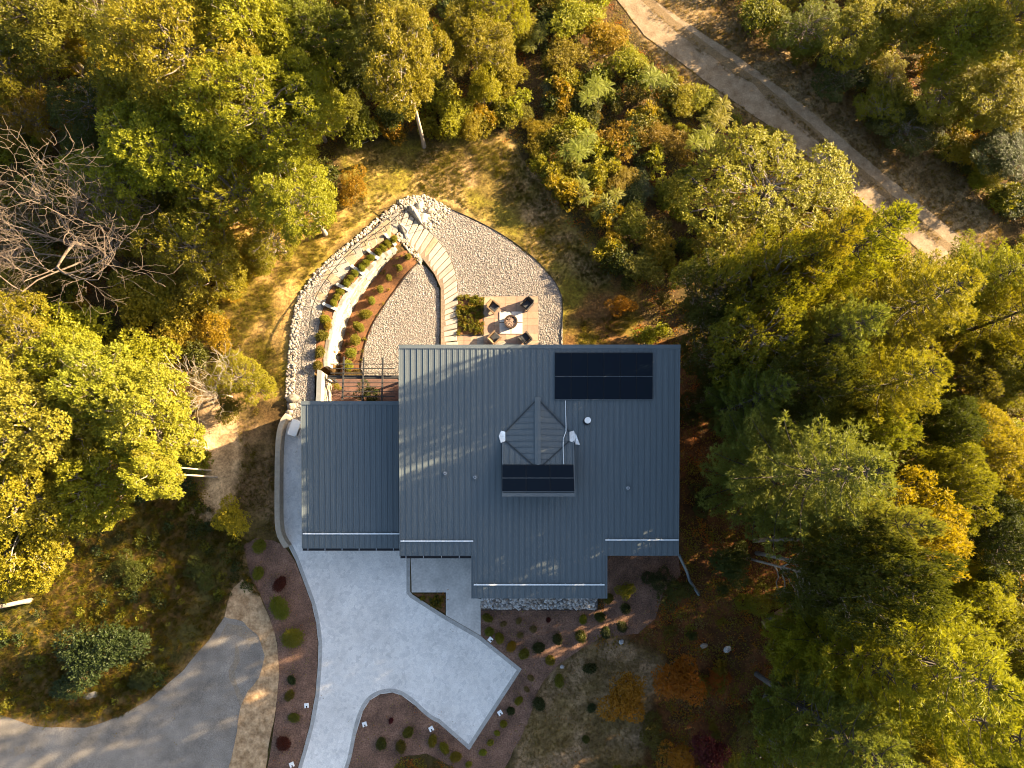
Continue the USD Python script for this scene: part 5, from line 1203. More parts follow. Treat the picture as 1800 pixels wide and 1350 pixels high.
VEG = [
    # north-west: big sunlit crowns
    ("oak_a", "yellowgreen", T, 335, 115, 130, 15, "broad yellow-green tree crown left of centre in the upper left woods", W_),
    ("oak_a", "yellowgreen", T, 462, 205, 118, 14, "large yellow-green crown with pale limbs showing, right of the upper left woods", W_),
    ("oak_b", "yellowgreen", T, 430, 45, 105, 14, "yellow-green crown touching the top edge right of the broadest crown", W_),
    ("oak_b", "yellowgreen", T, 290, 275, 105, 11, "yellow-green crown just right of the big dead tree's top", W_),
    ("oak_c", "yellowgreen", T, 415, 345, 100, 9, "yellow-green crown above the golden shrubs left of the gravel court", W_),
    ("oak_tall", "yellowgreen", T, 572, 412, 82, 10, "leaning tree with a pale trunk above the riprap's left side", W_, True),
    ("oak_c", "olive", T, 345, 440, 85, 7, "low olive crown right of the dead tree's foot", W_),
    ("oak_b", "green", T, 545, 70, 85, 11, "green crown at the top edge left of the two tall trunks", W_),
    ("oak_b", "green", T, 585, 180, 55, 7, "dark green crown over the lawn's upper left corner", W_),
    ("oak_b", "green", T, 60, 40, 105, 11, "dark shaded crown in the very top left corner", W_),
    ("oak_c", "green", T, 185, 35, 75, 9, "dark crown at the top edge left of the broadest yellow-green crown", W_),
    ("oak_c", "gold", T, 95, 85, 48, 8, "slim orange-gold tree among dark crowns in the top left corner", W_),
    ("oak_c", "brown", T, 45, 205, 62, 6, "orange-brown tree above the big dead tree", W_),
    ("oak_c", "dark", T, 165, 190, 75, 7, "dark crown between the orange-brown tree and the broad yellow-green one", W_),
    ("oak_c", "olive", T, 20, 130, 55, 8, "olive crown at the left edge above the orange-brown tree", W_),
    ("dead_a", "dark", "dead tree", 215, 468, 160, 13.5, "big grey leafless dead tree with many bare forks at the left edge", None, True),
    ("oak_c", "yellowgreen", T, 195, 330, 70, 8, "yellow-green crown between the dead tree's top and the upper left woods", W_), ("oak_c", "olive", T, 480, 420, 55, 5, "small olive crown left of the leaning pale trunks", W_), ("oak_b", "olive", T, 240, 175, 70, 10, "olive crown left below the broad yellow-green crown", W_), ("oak_b", "yellowgreen", T, 530, 170, 80, 11, "yellow-green crown above the leaning pale-trunked tree", W_),
    ("bush_a", "gold", S, 430, 480, 48, 2.4, "golden shrub at the upper end of the sandy clearing", W_), ("bush_a", "yellowgreen", S, 300, 520, 55, 3.4, "yellow-green shrub right of the dead tree's foot, under the olive crown", W_), ("bush_b", "gold", S, 385, 400, 45, 2.4, "golden shrub peeping between the low olive and yellow-green crowns", W_),
    # west
    ("bush_a", "gold", S, 255, 545, 70, 3.5, "golden shrub just below the dead tree's foot", W_), ("bush_a", "olive", S, 340, 520, 70, 3.2, "olive-gold shrub mass right of the dead tree's foot", W_),
    ("bush_a", "yellowgreen", S, 150, 575, 75, 4.5, "yellow-green shrub between the dead tree and the sunlit grove", W_), ("oak_c", "yellowgreen", T, 40, 590, 75, 8, "yellow-green crown at the left edge below the dead tree", W_),
    ("bush_b", "brown", S, 300, 600, 55, 2.4, "brownish shrub above the small bleached tree", W_), ("bush_a", "yellowgreen", S, 235, 625, 70, 4.5, "yellow-green shrub above the brightest grove crown", W_),
    ("bush_b", "gold", S, 375, 580, 45, 2, "low golden shrub left of the sandy clearing", W_), ("bush_b", "olive", S, 450, 440, 50, 2, "low olive shrub on the straw slope left of the gravel band", W_),
    ("bush_b", "gold", S, 400, 480, 50, 2, "low golden shrub on the slope right of the olive crown", W_), ("bush_b", "gold", S, 620, 330, 38, 1.6, "low gold shrub on the lawn's left end above the riprap", W_),
    ("bush_a", "moss", S, 95, 490, 60, 4, "mossy shrub under the dead tree's left limbs", W_), ("bush_a", "olive", S, 30, 480, 55, 4, "olive shrub at the left edge under the dead limbs", W_),
    ("birch_a", "birch", T, 262, 735, 88, 11, "brightest yellow crown of the western grove, over two pale trunks", W_), ("birch_a", "birch", T, 185, 690, 85, 11, "bright crown above and left of the brightest grove crown", W_),
    ("birch_a", "birch", T, 85, 760, 105, 12, "bright yellow-green crown in the middle of the left edge", W_), ("birch_a", "yellowgreen", T, 60, 890, 105, 11, "yellow-green crown at the left edge above the meadow", W_),
    ("birch_a", "yellowgreen", T, 180, 850, 80, 10, "yellow-green crown below the brightest grove crown, over the meadow's edge", W_), ("birch_a", "birch", T, 25, 690, 75, 11, "bright crown cut by the left edge above the grove's middle", W_),
    ("birch_a", "yellowgreen", T, 115, 640, 65, 9, "smaller crown filling the gap above the grove", W_), ("birch_a", "yellowgreen", T, 30, 985, 65, 8, "lowest yellow-green crown at the left edge, beside the meadow", W_),
    ("birch_b", "birch", T, 371, 826, 40, 12, "second pale-trunked tree, its trunk just above the other near the boulder", W_, True), ("birch_b", "birch", T, 382, 838, 44, 13, "pale-trunked tree leaning into the grove, the lower of two below the big boulder", W_, True),
    ("birch_b", "birch", T, 52, 1056, 85, 12, "pale trunk running out of the left edge beside the meadow", W_, True),
    ("dead_b", "dark", "dead tree", 408, 697, 58, 8, "small bleached leafless tree above the sandy path", None, True),
    ("oak_c", "yellowgreen", "young tree", 425, 665, 48, 4.5, "round yellow-green young tree left of the gravel strip", None), ("bush_a", "moss", S, 400, 715, 30, 2, "thin mossy shrub under the round young tree", W_),
    ("bush_a", "sunny", S, 400, 917, 38, 2.4, "isolated bright yellow shrub left of the block wall", None),
    ("bush_a", "bluegreen", S, 165, 1165, 62, 3.6, "largest dark blue-green shrub above the asphalt's curve", None), ("bush_a", "bluegreen", S, 220, 1140, 42, 3, "dark blue-green shrub joined to the right of the largest", None),
    ("bush_b", "bluegreen", S, 122, 1205, 36, 2, "low dark shrub left of the largest blue-green one", None), ("bush_b", "deep", S, 250, 1195, 26, 1.6, "small deep green shrub by the asphalt edge", None),
    ("bush_b", "dark", S, 355, 1010, 30, 1.2, "dark weed clump in the middle of the meadow's right part", None), ("bush_b", "dark", S, 230, 1005, 34, 1.3, "dark weed clump in the meadow's upper middle", None),
    # north
    ("oak_tall", "olive", T, 745, 257, 92, 15.5, "tall tree with the longest bare trunk at the lawn's top edge", N_, True), ("oak_tall", "green", T, 716, 190, 80, 14.5, "tall tree with a bare trunk left of the longest one", N_, True),
    ("oak_b", "dark", T, 630, 110, 70, 8, "dark crown left of the two tall trunks", N_), ("oak_b", "olive", T, 835, 75, 72, 8, "olive crown right of the two tall trunks, above the lawn's tip", N_),
    ("oak_b", "olive", T, 655, 15, 70, 10, "olive crown at the top edge left of the tall trunks", N_), ("oak_c", "yellowgreen", T, 870, 25, 55, 9, "yellow-green crown at the top edge right of the tall trunks", N_),
    ("bush_a", "green", S, 645, 225, 42, 3.4, "green shrub left of the tall trunks' feet", N_), ("bush_a", "dark", S, 692, 218, 32, 3, "dark shrub between the tall trunks' feet", N_),
    ("bush_a", "yellowgreen", S, 790, 205, 42, 3.6, "yellow-green shrub right of the longest bare trunk", N_), ("bush_a", "olive", S, 820, 225, 30, 3, "olive shrub at the lawn's upper tip", N_), ("bush_a", "yellowgreen", S, 845, 165, 38, 4.5, "tall yellow-green shrub above the lawn's upper tip", N_),
    # shrub belt
    ("bush_a", "yellowgreen", S, 905, 130, 40, 3.6, "yellow-green shrub at the belt's upper left", B_), ("bush_a", "green", S, 900, 190, 36, 2.6, "green shrub at the lawn's right tip", B_), ("bush_a", "yellowgreen", S, 1000, 25, 55, 4.5, "large yellow-green shrub at the belt's top edge", B_),
    ("bush_a", "gold", S, 1060, 80, 48, 4, "golden shrub beside the track's upper end", B_), ("bush_a", "yellowgreen", S, 1100, 100, 38, 4, "yellow-green shrub leaning over the track's bend", B_), ("bush_a", "olive", S, 985, 90, 46, 3.5, "olive shrub below the belt's largest top shrub", B_),
    ("bush_a", "gold", S, 945, 235, 32, 2, "gold shrub on the belt's lawn side near its upper end", B_), ("bush_b", "olive", S, 975, 215, 34, 2.4, "olive shrub left of the biggest pale sumac", B_), ("bush_a", "gold", S, 1095, 255, 48, 3.2, "broad gold shrub in the belt's middle", B_),
    ("bush_a", "brown", S, 1140, 225, 36, 3, "brown-gold shrub right of the broad gold one", B_), ("bush_a", "yellowgreen", S, 1190, 175, 38, 3.6, "yellow-green shrub beside the track at the belt's middle", B_), ("bush_a", "birch", S, 1228, 168, 30, 3.4, "bright yellow shrub at the track's edge, belt's middle", B_),
    ("bush_a", "brown", S, 1085, 310, 36, 2.6, "brownish shrub below the broad gold one", B_), ("bush_b", "brown", S, 1192, 255, 40, 2.8, "dark brown-gold shrub between the paired sumacs and the round tree", B_), ("bush_a", "yellowgreen", S, 1175, 335, 42, 3.4, "yellow-green shrub left of the round pale tree", B_),
    ("bush_a", "olive", S, 1105, 400, 42, 3.2, "feathery olive shrub at the belt's lawn side, lower half", B_), ("bush_a", "gold", S, 1160, 425, 42, 3.4, "golden shrub at the belt's lower end", B_), ("bush_a", "green", S, 1130, 460, 42, 3.2, "green shrub where the belt meets the dark trees", B_),
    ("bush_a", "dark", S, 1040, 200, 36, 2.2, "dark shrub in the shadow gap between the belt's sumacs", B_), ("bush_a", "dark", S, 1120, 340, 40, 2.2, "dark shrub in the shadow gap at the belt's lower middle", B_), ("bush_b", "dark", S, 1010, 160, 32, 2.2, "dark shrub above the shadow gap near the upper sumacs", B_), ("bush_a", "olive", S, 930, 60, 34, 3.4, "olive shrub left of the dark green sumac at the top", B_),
    ("sumac_a", "sumac", "sumac", 1012, 258, 42, 3.2, "biggest pale star-leaved sumac on the belt's lawn side", B_), ("sumac_b", "sumac", "sumac", 1022, 325, 32, 2.6, "pale sumac directly below the biggest one", B_), ("sumac_b", "green", "sumac", 948, 62, 30, 3, "green star-leaved sumac near the top edge", B_),
    ("sumac_b", "deep", "sumac", 965, 160, 24, 2.2, "dark sumac in shade at the belt's upper left", B_), ("sumac_a", "sumac", "sumac", 1050, 160, 38, 3, "yellowish sumac in the belt's upper middle", B_), ("sumac_a", "sumac", "sumac", 1152, 135, 36, 3.4, "pale sumac by the track, belt's upper half", B_),
    ("sumac_a", "yellowgreen", "sumac", 1255, 205, 40, 3.4, "upper of two bright sumacs above the round pale tree", B_), ("sumac_a", "yellowgreen", "sumac", 1240, 250, 38, 3.2, "lower of two bright sumacs above the round pale tree", B_), ("sumac_b", "sumac", "sumac", 1062, 355, 32, 2.6, "pale sumac low on the belt's lawn side", B_),
    ("sumac_b", "deep", "sumac", 1130, 322, 26, 2.2, "dark green sumac in the belt's lower middle", B_), ("sumac_b", "sumac", "sumac", 1115, 228, 28, 3, "pale sumac tip behind the broad gold shrub", B_),
    # east
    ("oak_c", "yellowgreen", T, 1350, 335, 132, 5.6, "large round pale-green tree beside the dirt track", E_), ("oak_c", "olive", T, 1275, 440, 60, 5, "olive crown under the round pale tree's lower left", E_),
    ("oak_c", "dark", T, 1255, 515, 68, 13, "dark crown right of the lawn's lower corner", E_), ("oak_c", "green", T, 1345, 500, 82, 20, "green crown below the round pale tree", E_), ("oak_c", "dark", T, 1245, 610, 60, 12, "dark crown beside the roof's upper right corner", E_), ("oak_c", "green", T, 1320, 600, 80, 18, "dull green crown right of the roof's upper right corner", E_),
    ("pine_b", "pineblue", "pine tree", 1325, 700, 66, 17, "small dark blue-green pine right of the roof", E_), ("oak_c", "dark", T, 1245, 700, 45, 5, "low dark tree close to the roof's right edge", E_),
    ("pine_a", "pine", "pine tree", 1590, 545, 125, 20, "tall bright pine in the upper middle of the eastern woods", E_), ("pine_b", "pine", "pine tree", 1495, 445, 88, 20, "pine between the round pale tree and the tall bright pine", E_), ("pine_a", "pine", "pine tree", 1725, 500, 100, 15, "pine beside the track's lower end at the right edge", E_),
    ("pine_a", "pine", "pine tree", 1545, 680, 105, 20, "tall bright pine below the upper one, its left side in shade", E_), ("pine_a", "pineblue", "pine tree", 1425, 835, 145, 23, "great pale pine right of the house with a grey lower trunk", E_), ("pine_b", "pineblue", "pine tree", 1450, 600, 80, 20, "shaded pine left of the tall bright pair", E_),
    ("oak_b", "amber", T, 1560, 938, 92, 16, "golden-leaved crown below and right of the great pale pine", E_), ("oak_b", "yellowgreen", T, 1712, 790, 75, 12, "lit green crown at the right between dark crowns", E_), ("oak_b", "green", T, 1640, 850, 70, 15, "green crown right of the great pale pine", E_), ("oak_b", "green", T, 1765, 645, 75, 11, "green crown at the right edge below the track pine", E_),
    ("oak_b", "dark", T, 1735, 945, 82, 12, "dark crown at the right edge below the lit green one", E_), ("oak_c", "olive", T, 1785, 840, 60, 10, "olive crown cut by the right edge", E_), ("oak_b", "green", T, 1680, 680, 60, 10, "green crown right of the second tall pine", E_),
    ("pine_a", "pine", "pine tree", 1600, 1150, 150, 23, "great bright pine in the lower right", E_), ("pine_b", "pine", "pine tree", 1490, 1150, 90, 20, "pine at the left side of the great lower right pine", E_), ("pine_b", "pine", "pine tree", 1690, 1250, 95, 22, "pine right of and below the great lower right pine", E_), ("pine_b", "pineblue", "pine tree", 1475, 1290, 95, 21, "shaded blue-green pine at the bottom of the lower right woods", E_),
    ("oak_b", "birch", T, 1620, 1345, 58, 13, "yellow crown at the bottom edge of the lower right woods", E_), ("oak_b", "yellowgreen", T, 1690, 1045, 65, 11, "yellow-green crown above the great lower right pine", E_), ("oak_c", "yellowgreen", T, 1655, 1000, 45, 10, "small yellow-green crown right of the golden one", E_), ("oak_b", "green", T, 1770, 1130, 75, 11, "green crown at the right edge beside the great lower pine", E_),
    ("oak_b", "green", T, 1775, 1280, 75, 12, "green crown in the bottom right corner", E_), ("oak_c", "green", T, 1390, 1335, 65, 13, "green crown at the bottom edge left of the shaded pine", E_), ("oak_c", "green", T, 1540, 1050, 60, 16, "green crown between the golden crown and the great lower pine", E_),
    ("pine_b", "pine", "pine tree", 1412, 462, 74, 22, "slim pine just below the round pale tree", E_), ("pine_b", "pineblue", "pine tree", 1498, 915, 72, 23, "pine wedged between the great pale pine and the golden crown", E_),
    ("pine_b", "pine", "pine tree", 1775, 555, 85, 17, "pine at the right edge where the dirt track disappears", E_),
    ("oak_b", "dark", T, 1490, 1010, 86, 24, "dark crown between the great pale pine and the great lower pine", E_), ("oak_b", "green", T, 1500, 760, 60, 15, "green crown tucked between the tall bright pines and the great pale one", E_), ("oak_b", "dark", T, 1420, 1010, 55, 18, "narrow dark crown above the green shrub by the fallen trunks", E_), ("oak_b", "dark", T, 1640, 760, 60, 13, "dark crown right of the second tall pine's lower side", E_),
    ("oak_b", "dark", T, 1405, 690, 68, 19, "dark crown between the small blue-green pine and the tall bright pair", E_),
    # beyond the road
    ("bush_a", "green", S, 1335, 15, 55, 4, "green shrub at the top edge right of the track's upper end", F_), ("oak_c", "green", T, 1415, 50, 62, 4, "green crown near the top edge above the track", F_), ("oak_b", "yellowgreen", T, 1505, 60, 68, 6, "yellow-green crown in the far woods' middle at the top", F_),
    ("oak_c", "birch", T, 1562, 140, 45, 3.5, "pale yellow low crown in front of the far woods", F_), ("oak_b", "olive", T, 1600, 40, 72, 7, "olive crown at the top edge of the far woods", F_), ("oak_b", "yellowgreen", T, 1690, 60, 80, 8, "bright crown at the top edge right in the far woods", F_), ("oak_b", "birch", T, 1770, 45, 78, 11, "yellow crown in the top right corner", F_),
    ("oak_b", "yellowgreen", T, 1665, 155, 70, 6, "yellow-green crown behind the golden shrubs by the track", F_), ("oak_b", "yellowgreen", T, 1755, 170, 75, 8, "yellow-green crown at the right edge below the corner crown", F_), ("bush_a", "gold", S, 1685, 270, 45, 2.6, "golden shrub on the track's far side", F_), ("oak_b", "dark", T, 1770, 275, 65, 5, "dark crown at the right edge beside the golden shrub", F_),
    ("bush_a", "yellowgreen", S, 1745, 305, 36, 3, "yellow-green shrub nearest the track on its far side", F_), ("oak_c", "dark", T, 1590, 225, 58, 3.5, "dark low crown left of the golden shrub beyond the track", F_), ("bush_a", "dark", S, 1785, 365, 45, 3, "dark shrub at the right edge by the track", F_), ("bush_b", "green", S, 1418, 88, 34, 2.4, "green bush on the far verge under the first crowns", F_), ("oak_c", "dark", T, 1480, 130, 52, 3, "dark low crown above the far verge", F_), ("oak_c", "olive", T, 1545, 195, 40, 4, "small olive crown below the pale yellow one", F_),
    # south-east understory
    ("bush_a", "orange", S, 1195, 1180, 48, 3.6, "bright orange-red shrub right of the dry lawn", U_), ("bush_a", "orange", S, 1108, 1235, 46, 2.8, "orange-gold shrub on the dry lawn's right edge", U_), ("bush_a", "red", S, 1255, 1318, 38, 3, "deep red shrub near the bottom edge", U_), ("bush_b", "orange", S, 1195, 1335, 34, 2, "rusty shrub left of the deep red one", U_),
    ("bush_a", "olive", S, 1372, 1150, 44, 3.4, "olive-yellow shrub beside the split log", U_), ("bush_a", "green", S, 1400, 1230, 44, 3.4, "green shrub left of the lower right pines", U_), ("bush_b", "moss", S, 1320, 1270, 40, 2, "mossy shrub in the dark gap above the red shrub", U_), ("bush_b", "dark", S, 1240, 880, 32, 1.8, "low dark shrub by the roof's lower right side", U_),
    ("bush_b", "dark", S, 1190, 1040, 30, 1.6, "dark shrub left of the drain pipe", U_), ("bush_b", "deep", S, 1155, 1020, 26, 1.3, "deep green shrub in the shade of the right roof corner", U_), ("bush_a", "dark", S, 1290, 985, 40, 2.6, "dark shrub left of the great pale pine's lower side", U_), ("bush_a", "deep", S, 1335, 890, 40, 2.6, "deep green shrub at the great pale pine's left foot", U_), ("bush_b", "olive", S, 1330, 1060, 34, 2, "olive shrub above the split log", U_),
    ("bush_b", "orange", S, 1095, 535, 26, 1.6, "rusty low shrub at the lawn's lower right corner", U_), ("bush_b", "orange", S, 1262, 1195, 24, 1.2, "small orange shrub right of the bright orange-red one", U_), ("bush_b", "moss", S, 1150, 1290, 34, 1.4, "mossy weed clump below the orange-gold shrub", U_),
    ("bush_a", "yellowgreen", S, 1101, 1043, 18, 1.2, "yellow-green shrub under the right roof, largest in the mulch bed", None)]
for r in VEG:
    shape, leaf, cat, px, py, rp, h, lab, grp = r[:9]
    if grp == B_: h *= .7
    if grp == F_ and py > 100: h *= .75
    nm = {"tree": "broadleaf_tree", "shrub": "shrub", "sumac": "sumac_shrub", "dead tree": "dead_tree", "pine tree": "pine_tree", "young tree": "young_tree"}[cat]
    plant(shape, leaf, nm, cat, px, py, rp, h, lab, grp, len(r) > 9)

# small planted shrubs
TOPI = [(717, 451, 6.5, .7, "smallest clipped shrub at the upper end of the lower bed"), (702, 470, 6.2, .75, "second clipped shrub from the lower bed's upper end"), (683, 487, 6.5, .8, "third clipped shrub from the lower bed's upper end"), (668, 508, 7, .9, "fourth clipped shrub from the lower bed's upper end"), (653, 528, 7.5, 1.0, "middle clipped shrub of the lower bed, the last small one"),
        (642, 552, 10.5, 1.35, "uppermost of the five large egg-shaped shrubs by the white wall"), (630, 574, 10.5, 1.4, "second large egg-shaped shrub down the white wall"), (624, 597, 10.5, 1.4, "third large egg-shaped shrub down the white wall"), (616, 620, 10.5, 1.4, "fourth large egg-shaped shrub down the white wall"), (611, 642, 10.5, 1.4, "large egg-shaped shrub under the pergola's bars")]
for px, py, rp, h, lab in TOPI:
    plant("egg_a", "box", "topiary_shrub", S, px, py, rp, h, lab, "clipped shrubs in the lower bed", f=lower)
for k, ((px, py), lab) in enumerate(zip([(692, 420), (681, 428), (673, 435), (665, 442), (651, 453), (643, 462), (636, 470), (623, 480), (616, 489), (609, 497), (597, 513), (591, 522), (586, 532)],
        ["dark green shrub alone in the topmost terrace bed", "upper shrub of the three in the second terrace bed from the top", "middle shrub of the three in the second terrace bed from the top", "lower shrub of the three in the second terrace bed from the top", "upper shrub of three in the terrace bed's middle part", "middle shrub of three in the terrace bed's middle part", "lower shrub of three in the terrace bed's middle part",
         "upper shrub of three between the second and third dividers", "middle shrub of three between the second and third dividers", "lower shrub of three between the second and third dividers", "upper shrub of three above the lowest divider", "middle shrub of three above the lowest divider", "lower shrub of three touching the lowest divider"])):
    plant("ball_a", "green", "terrace_shrub", S, px, py, 6.5, .7, lab, "dark green shrubs in the terrace bed", f=G)
for px, py, rp, lf, lab in [(572, 562, 9, "olive", "upper yellowish shrub in the terrace bed beside the shaded gravel"), (566, 590, 10, "moss", "yellowish shrub in the middle of the terrace bed's lowest part"), (562, 618, 9, "moss", "yellowish shrub left of the white wall's widest part"), (558, 642, 8, "moss", "lowest yellowish shrub in the terrace bed, by the grey wall"), (575, 572, 7, "brown", "brownish shrub touching the white wall's upper left side")]:
    plant("ball_b", lf, "terrace_shrub", S, px, py, rp, .5, lab, "low shrubs at the terrace bed's lower end", f=G)
plant("bush_b", "deep", "courtyard_shrub", S, 650, 697, 28, 1.6, "dark rounded shrub in the courtyard under the pergola", f=lambda x, y: np.full(len(np.atleast_1d(x)), -2.95))
plant("bush_b", "olive", "courtyard_shrub", S, 592, 680, 9, 1.0, "small olive plant in the courtyard's left corner", f=lambda x, y: np.full(len(np.atleast_1d(x)), -2.95))
MB = "planted shrubs in the mulch beds"
SM = [(857, 1087, 7.5, "green", "green shrub at the walk's edge, just below the river stones"), (860, 1111, 7.5, "box", "yellow-green shrub left of the uppermost path light"), (878, 1122, 8, "olive", "olive shrub right of the uppermost path light"), (899, 1137, 8, "gold", "golden shrub halfway down the spur's upper edge"), (921, 1150, 8, "box", "yellow-green shrub nearest above the spur's corner"),
      (947, 1139, 9, "deep", "dark shrub right of the yellow-green one above the spur's corner"), (980, 1124, 8, "deep", "dark shrub in the middle of the right mulch bed"), (1021, 1119, 9, "dark", "dark green shrub at the mulch's edge above the lawn"), (1025, 1089, 7, "olive", "dull olive shrub below the river stones' right end"), (1055, 1085, 8, "dark", "dark shrub just outside the lower roof's corner"),
      (1065, 1112, 8.5, "deep", "dark shrub at the lawn's upper tip"), (1094, 1102, 8.5, "deep", "dark shrub right of the sun-streaked mulch"), (1100, 1070, 8, "deep", "dark shrub below the largest yellow-green one"), (1070, 1053, 8, "moss", "mossy shrub beside the lower roof's right edge"), (967, 1161, 7.5, "brown", "brownish shrub where mulch, lawn and spur come close"),
      (912, 1232, 6.5, "olive", "olive shrub right of the spur's right side"), (898, 1250, 6.5, "deep", "dark shrub above the path light at the spur's end"), (885, 1273, 5.5, "olive", "olive shrub below the path light at the spur's end"), (874, 1289, 4.5, "birch", "small yellow shrub, first down the spur's right side"), (862, 1306, 5, "birch", "small yellow shrub, second down the spur's right side"), (849, 1323, 5.5, "birch", "small yellow shrub right of the spur's lowest corner"), (824, 1344, 5, "birch", "small yellow shrub at the bottom edge under the spur's corner"),
      (717, 1288, 8, "moss", "mossy shrub inside the loop, uppermost of three dark ones"), (670, 1308, 8.5, "dark", "dark shrub inside the loop, nearest the narrow drive"), (704, 1313, 8.5, "moss", "mossy shrub inside the loop, lowest of three dark ones"), (760, 1303, 8, "olive", "yellowish shrub below the loop's right path light"), (781, 1316, 8, "olive", "yellowish shrub second along the spur's lower edge"), (801, 1331, 8.5, "brown", "rusty shrub third along the spur's lower edge"), (687, 1267, 4, "red", "tiny red plant inside the loop's top"),
      (455, 960, 11, "green", "green shrub left of the block wall's lower end"), (453, 1008, 10, "green", "green shrub above the dark red one"), (491, 1027, 11, "red", "dark red shrub in the left mulch bed"), (490, 1069, 16, "green", "upper of two large round green shrubs left of the drive"), (513, 1122, 16, "green", "lower of two large round green shrubs left of the drive"), (512, 1196, 6.5, "deep", "small dark shrub left of the drive, below the two large ones"), (508, 1223, 8, "moss", "mossy shrub left of the drive above its upper path light"), (516, 1262, 8, "moss", "mossy shrub left of the drive below its upper path light"), (497, 1308, 11, "red", "red-leaved shrub near the bottom edge left of the drive"),
      (938, 1106, 5.5, "straw", "straw-coloured tuft in the right mulch bed, largest of its kind"), (912, 1092, 5, "straw", "straw-coloured tuft below the river stones"), (885, 1097, 5, "straw", "reddish straw tuft near the walk"), (914, 1117, 5, "straw", "straw-coloured tuft above the golden shrub"), (933, 1192, 5, "straw", "pale tuft right of the spur's corner"), (926, 1212, 4.5, "straw", "pale tuft right of the spur, lower of two"), (964, 1090, 4, "red", "tiny reddish plant in the right mulch bed"),
      (983, 1197, 9, "green", "green weed on the dry lawn beside the mulch"), (948, 1238, 10, "deep", "dark green weed clump on the dry lawn's left edge"), (1037, 1175, 9, "deep", "green weed in the dry lawn's upper middle"), (1040, 1245, 7, "deep", "dark weed in the dry lawn's middle"), (1030, 1300, 6, "dark", "dark weed low on the dry lawn")]
for px, py, rp, lf, lab in SM:
    big = rp > 9.5
    plant("ball_a" if big else ("ball_c", "ball_b", "ball_a")[(px + py) % 3], lf, "shrub", S, px, py, rp, metres(rp) * (1.5 if big else 1.35), lab, MB)

# ------------------------------------------------------------------ logs
def log(px0, py0, px1, py1, r, m, label, z=.0, name="fallen_log"):
    a, b = P(px0, py0), P(px1, py1); a, b = a + [0, 0, r * .8], b + [0, 0, r * .8 + z]
    g = np.random.default_rng(int(px0)); t = np.linspace(0, 1, 9)[:, None]
    q = a + (b - a) * t + np.r_[[np.zeros(3)], g.normal(0, .05, (7, 3)), [np.zeros(3)]]
    o = Thing(name, a, label, "log"); o.part("trunk", tube(q, r * np.linspace(1.05, .8, 9) * g.uniform(.93, 1.07, 9), 10), M[m], smooth=40)
    d = unit(q[4] - q[3])
    for k in (3, 6):
        w = unit(np.cross(d, sphere(g, 1)[0]) + [0, 0, .4]); o.part("branch_stub", tube([q[k], q[k] + w * r * 2.2], [r * .3, r * .14], 6), M[m])
log(1340, 1222, 1418, 1264, .30, "bark", "grey fallen trunk slanting below the split log", 1.2)
log(1322, 950, 1412, 944, .17, "bark", "long grey trunk lying below the great pale pine", 1.0)
log(1395, 1195, 1450, 1215, .22, "bark", "short grey trunk right of the slanting one", .6)
log(1341, 1098, 1402, 1050, .33, "weathered", "brown split log lit by a streak of sun", .5)
log(1345, 1090, 1375, 1068, .13, "cutwood", "small pale branch lying on the brown split log's side", .5)
log(88, 745, 112, 752, .42, "cutwood", "tan log end showing through the western grove")
log(1355, 1130, 1362, 1155, .14, "cutwood", "short pale broken stick below the round grey rock")

# ------------------------------------------------------------------ ground cover and undergrowth
def tuft(seed, n, h, lean, w=.012):
    g = np.random.default_rng(seed); a = g.uniform(0, 6.283, n); le = g.uniform(.15, lean, n)
    D = np.c_[np.cos(a) * le, np.sin(a) * le, np.ones(n)]
    return leaves(np.c_[g.normal(0, .05, (n, 2)), np.zeros(n)], unit(D), np.c_[np.cos(a), np.sin(a), np.zeros(n)] * -1 + [0, 0, .2], g.uniform(.6, 1.2, n) * h, np.full(n, w))
def litter(seed, n):
    g = np.random.default_rng(seed)
    return leaves(np.c_[g.normal(0, .22, (n, 2)), g.uniform(.0, .03, n)], unit(sphere(g, n) * [1, 1, .25]), sphere(g, n) * .5 + [0, 0, 1.0], g.uniform(.08, .14, n), g.uniform(.05, .09, n))
def weed(seed, n, R, h):
    g = np.random.default_rng(seed); d = sphere(g, n); d[:, 2] = abs(d[:, 2])
    return rosettes(g, d * [R, R, h], unit(d + [0, 0, .8]), 4, .12, .07)
paved = shapely.union_all([drive, walk, poly(ASPH), poly(road_px), gravel_in, gravel_w, gravel_out, rip_a, mulch_l, mulch_loop, bed_up, bed_low, QPOLY, sg.Polygon(P0([(500, 745), (500, 600), (515, 515), (590, 430), (700, 335), (800, 352), (990, 505), (1000, 650), (500, 760)])), poly([(400, 1360), (412, 1310), (436, 1214), (466, 1150), (396, 1083), (410, 1032), (425, 1018), (474, 1085), (490, 1190), (462, 1400)]),
                           sg.Polygon(np.array([at(a, b, 0)[:2] for a, b in [(530, 712), (700, 712), (700, 612), (1194, 606), (1194, 975), (1063, 975), (1063, 1052), (833, 1052), (833, 975), (535, 965)]]))])
frame = sg.Polygon(P0([(-60, -60), (1860, -60), (1860, 1410), (-60, 1410)]))
def zone(pts, amp=.8):
    return ragged(sg.Polygon(P0(pts)).buffer(0), amp, .5, 9).difference(paved)
lawn = zone([(590, 250), (740, 250), (870, 235), (950, 330), (1060, 480), (1130, 560), (1060, 620), (985, 612), (985, 520), (870, 400), (745, 340), (690, 350), (620, 400)])
patchy = lambda s, lo, hi, seed: (lambda x, y: smooth01((ridge(x, y, s, 4, seed) - lo) / (hi - lo)))
q = sprinkle(lawn, 55, G, 0, 11, patchy(.42, .40, .62, 35))
scatter("lawn_grass", [(tuft(k, 14, .19, 1.1), M["moss" if k % 2 else "box"]) for k in range(4)], q, np.random.default_rng(5).uniform(.6, 1.4, len(q)), "patchy yellow-green grass of the lawn above the gravel yard", "grass")
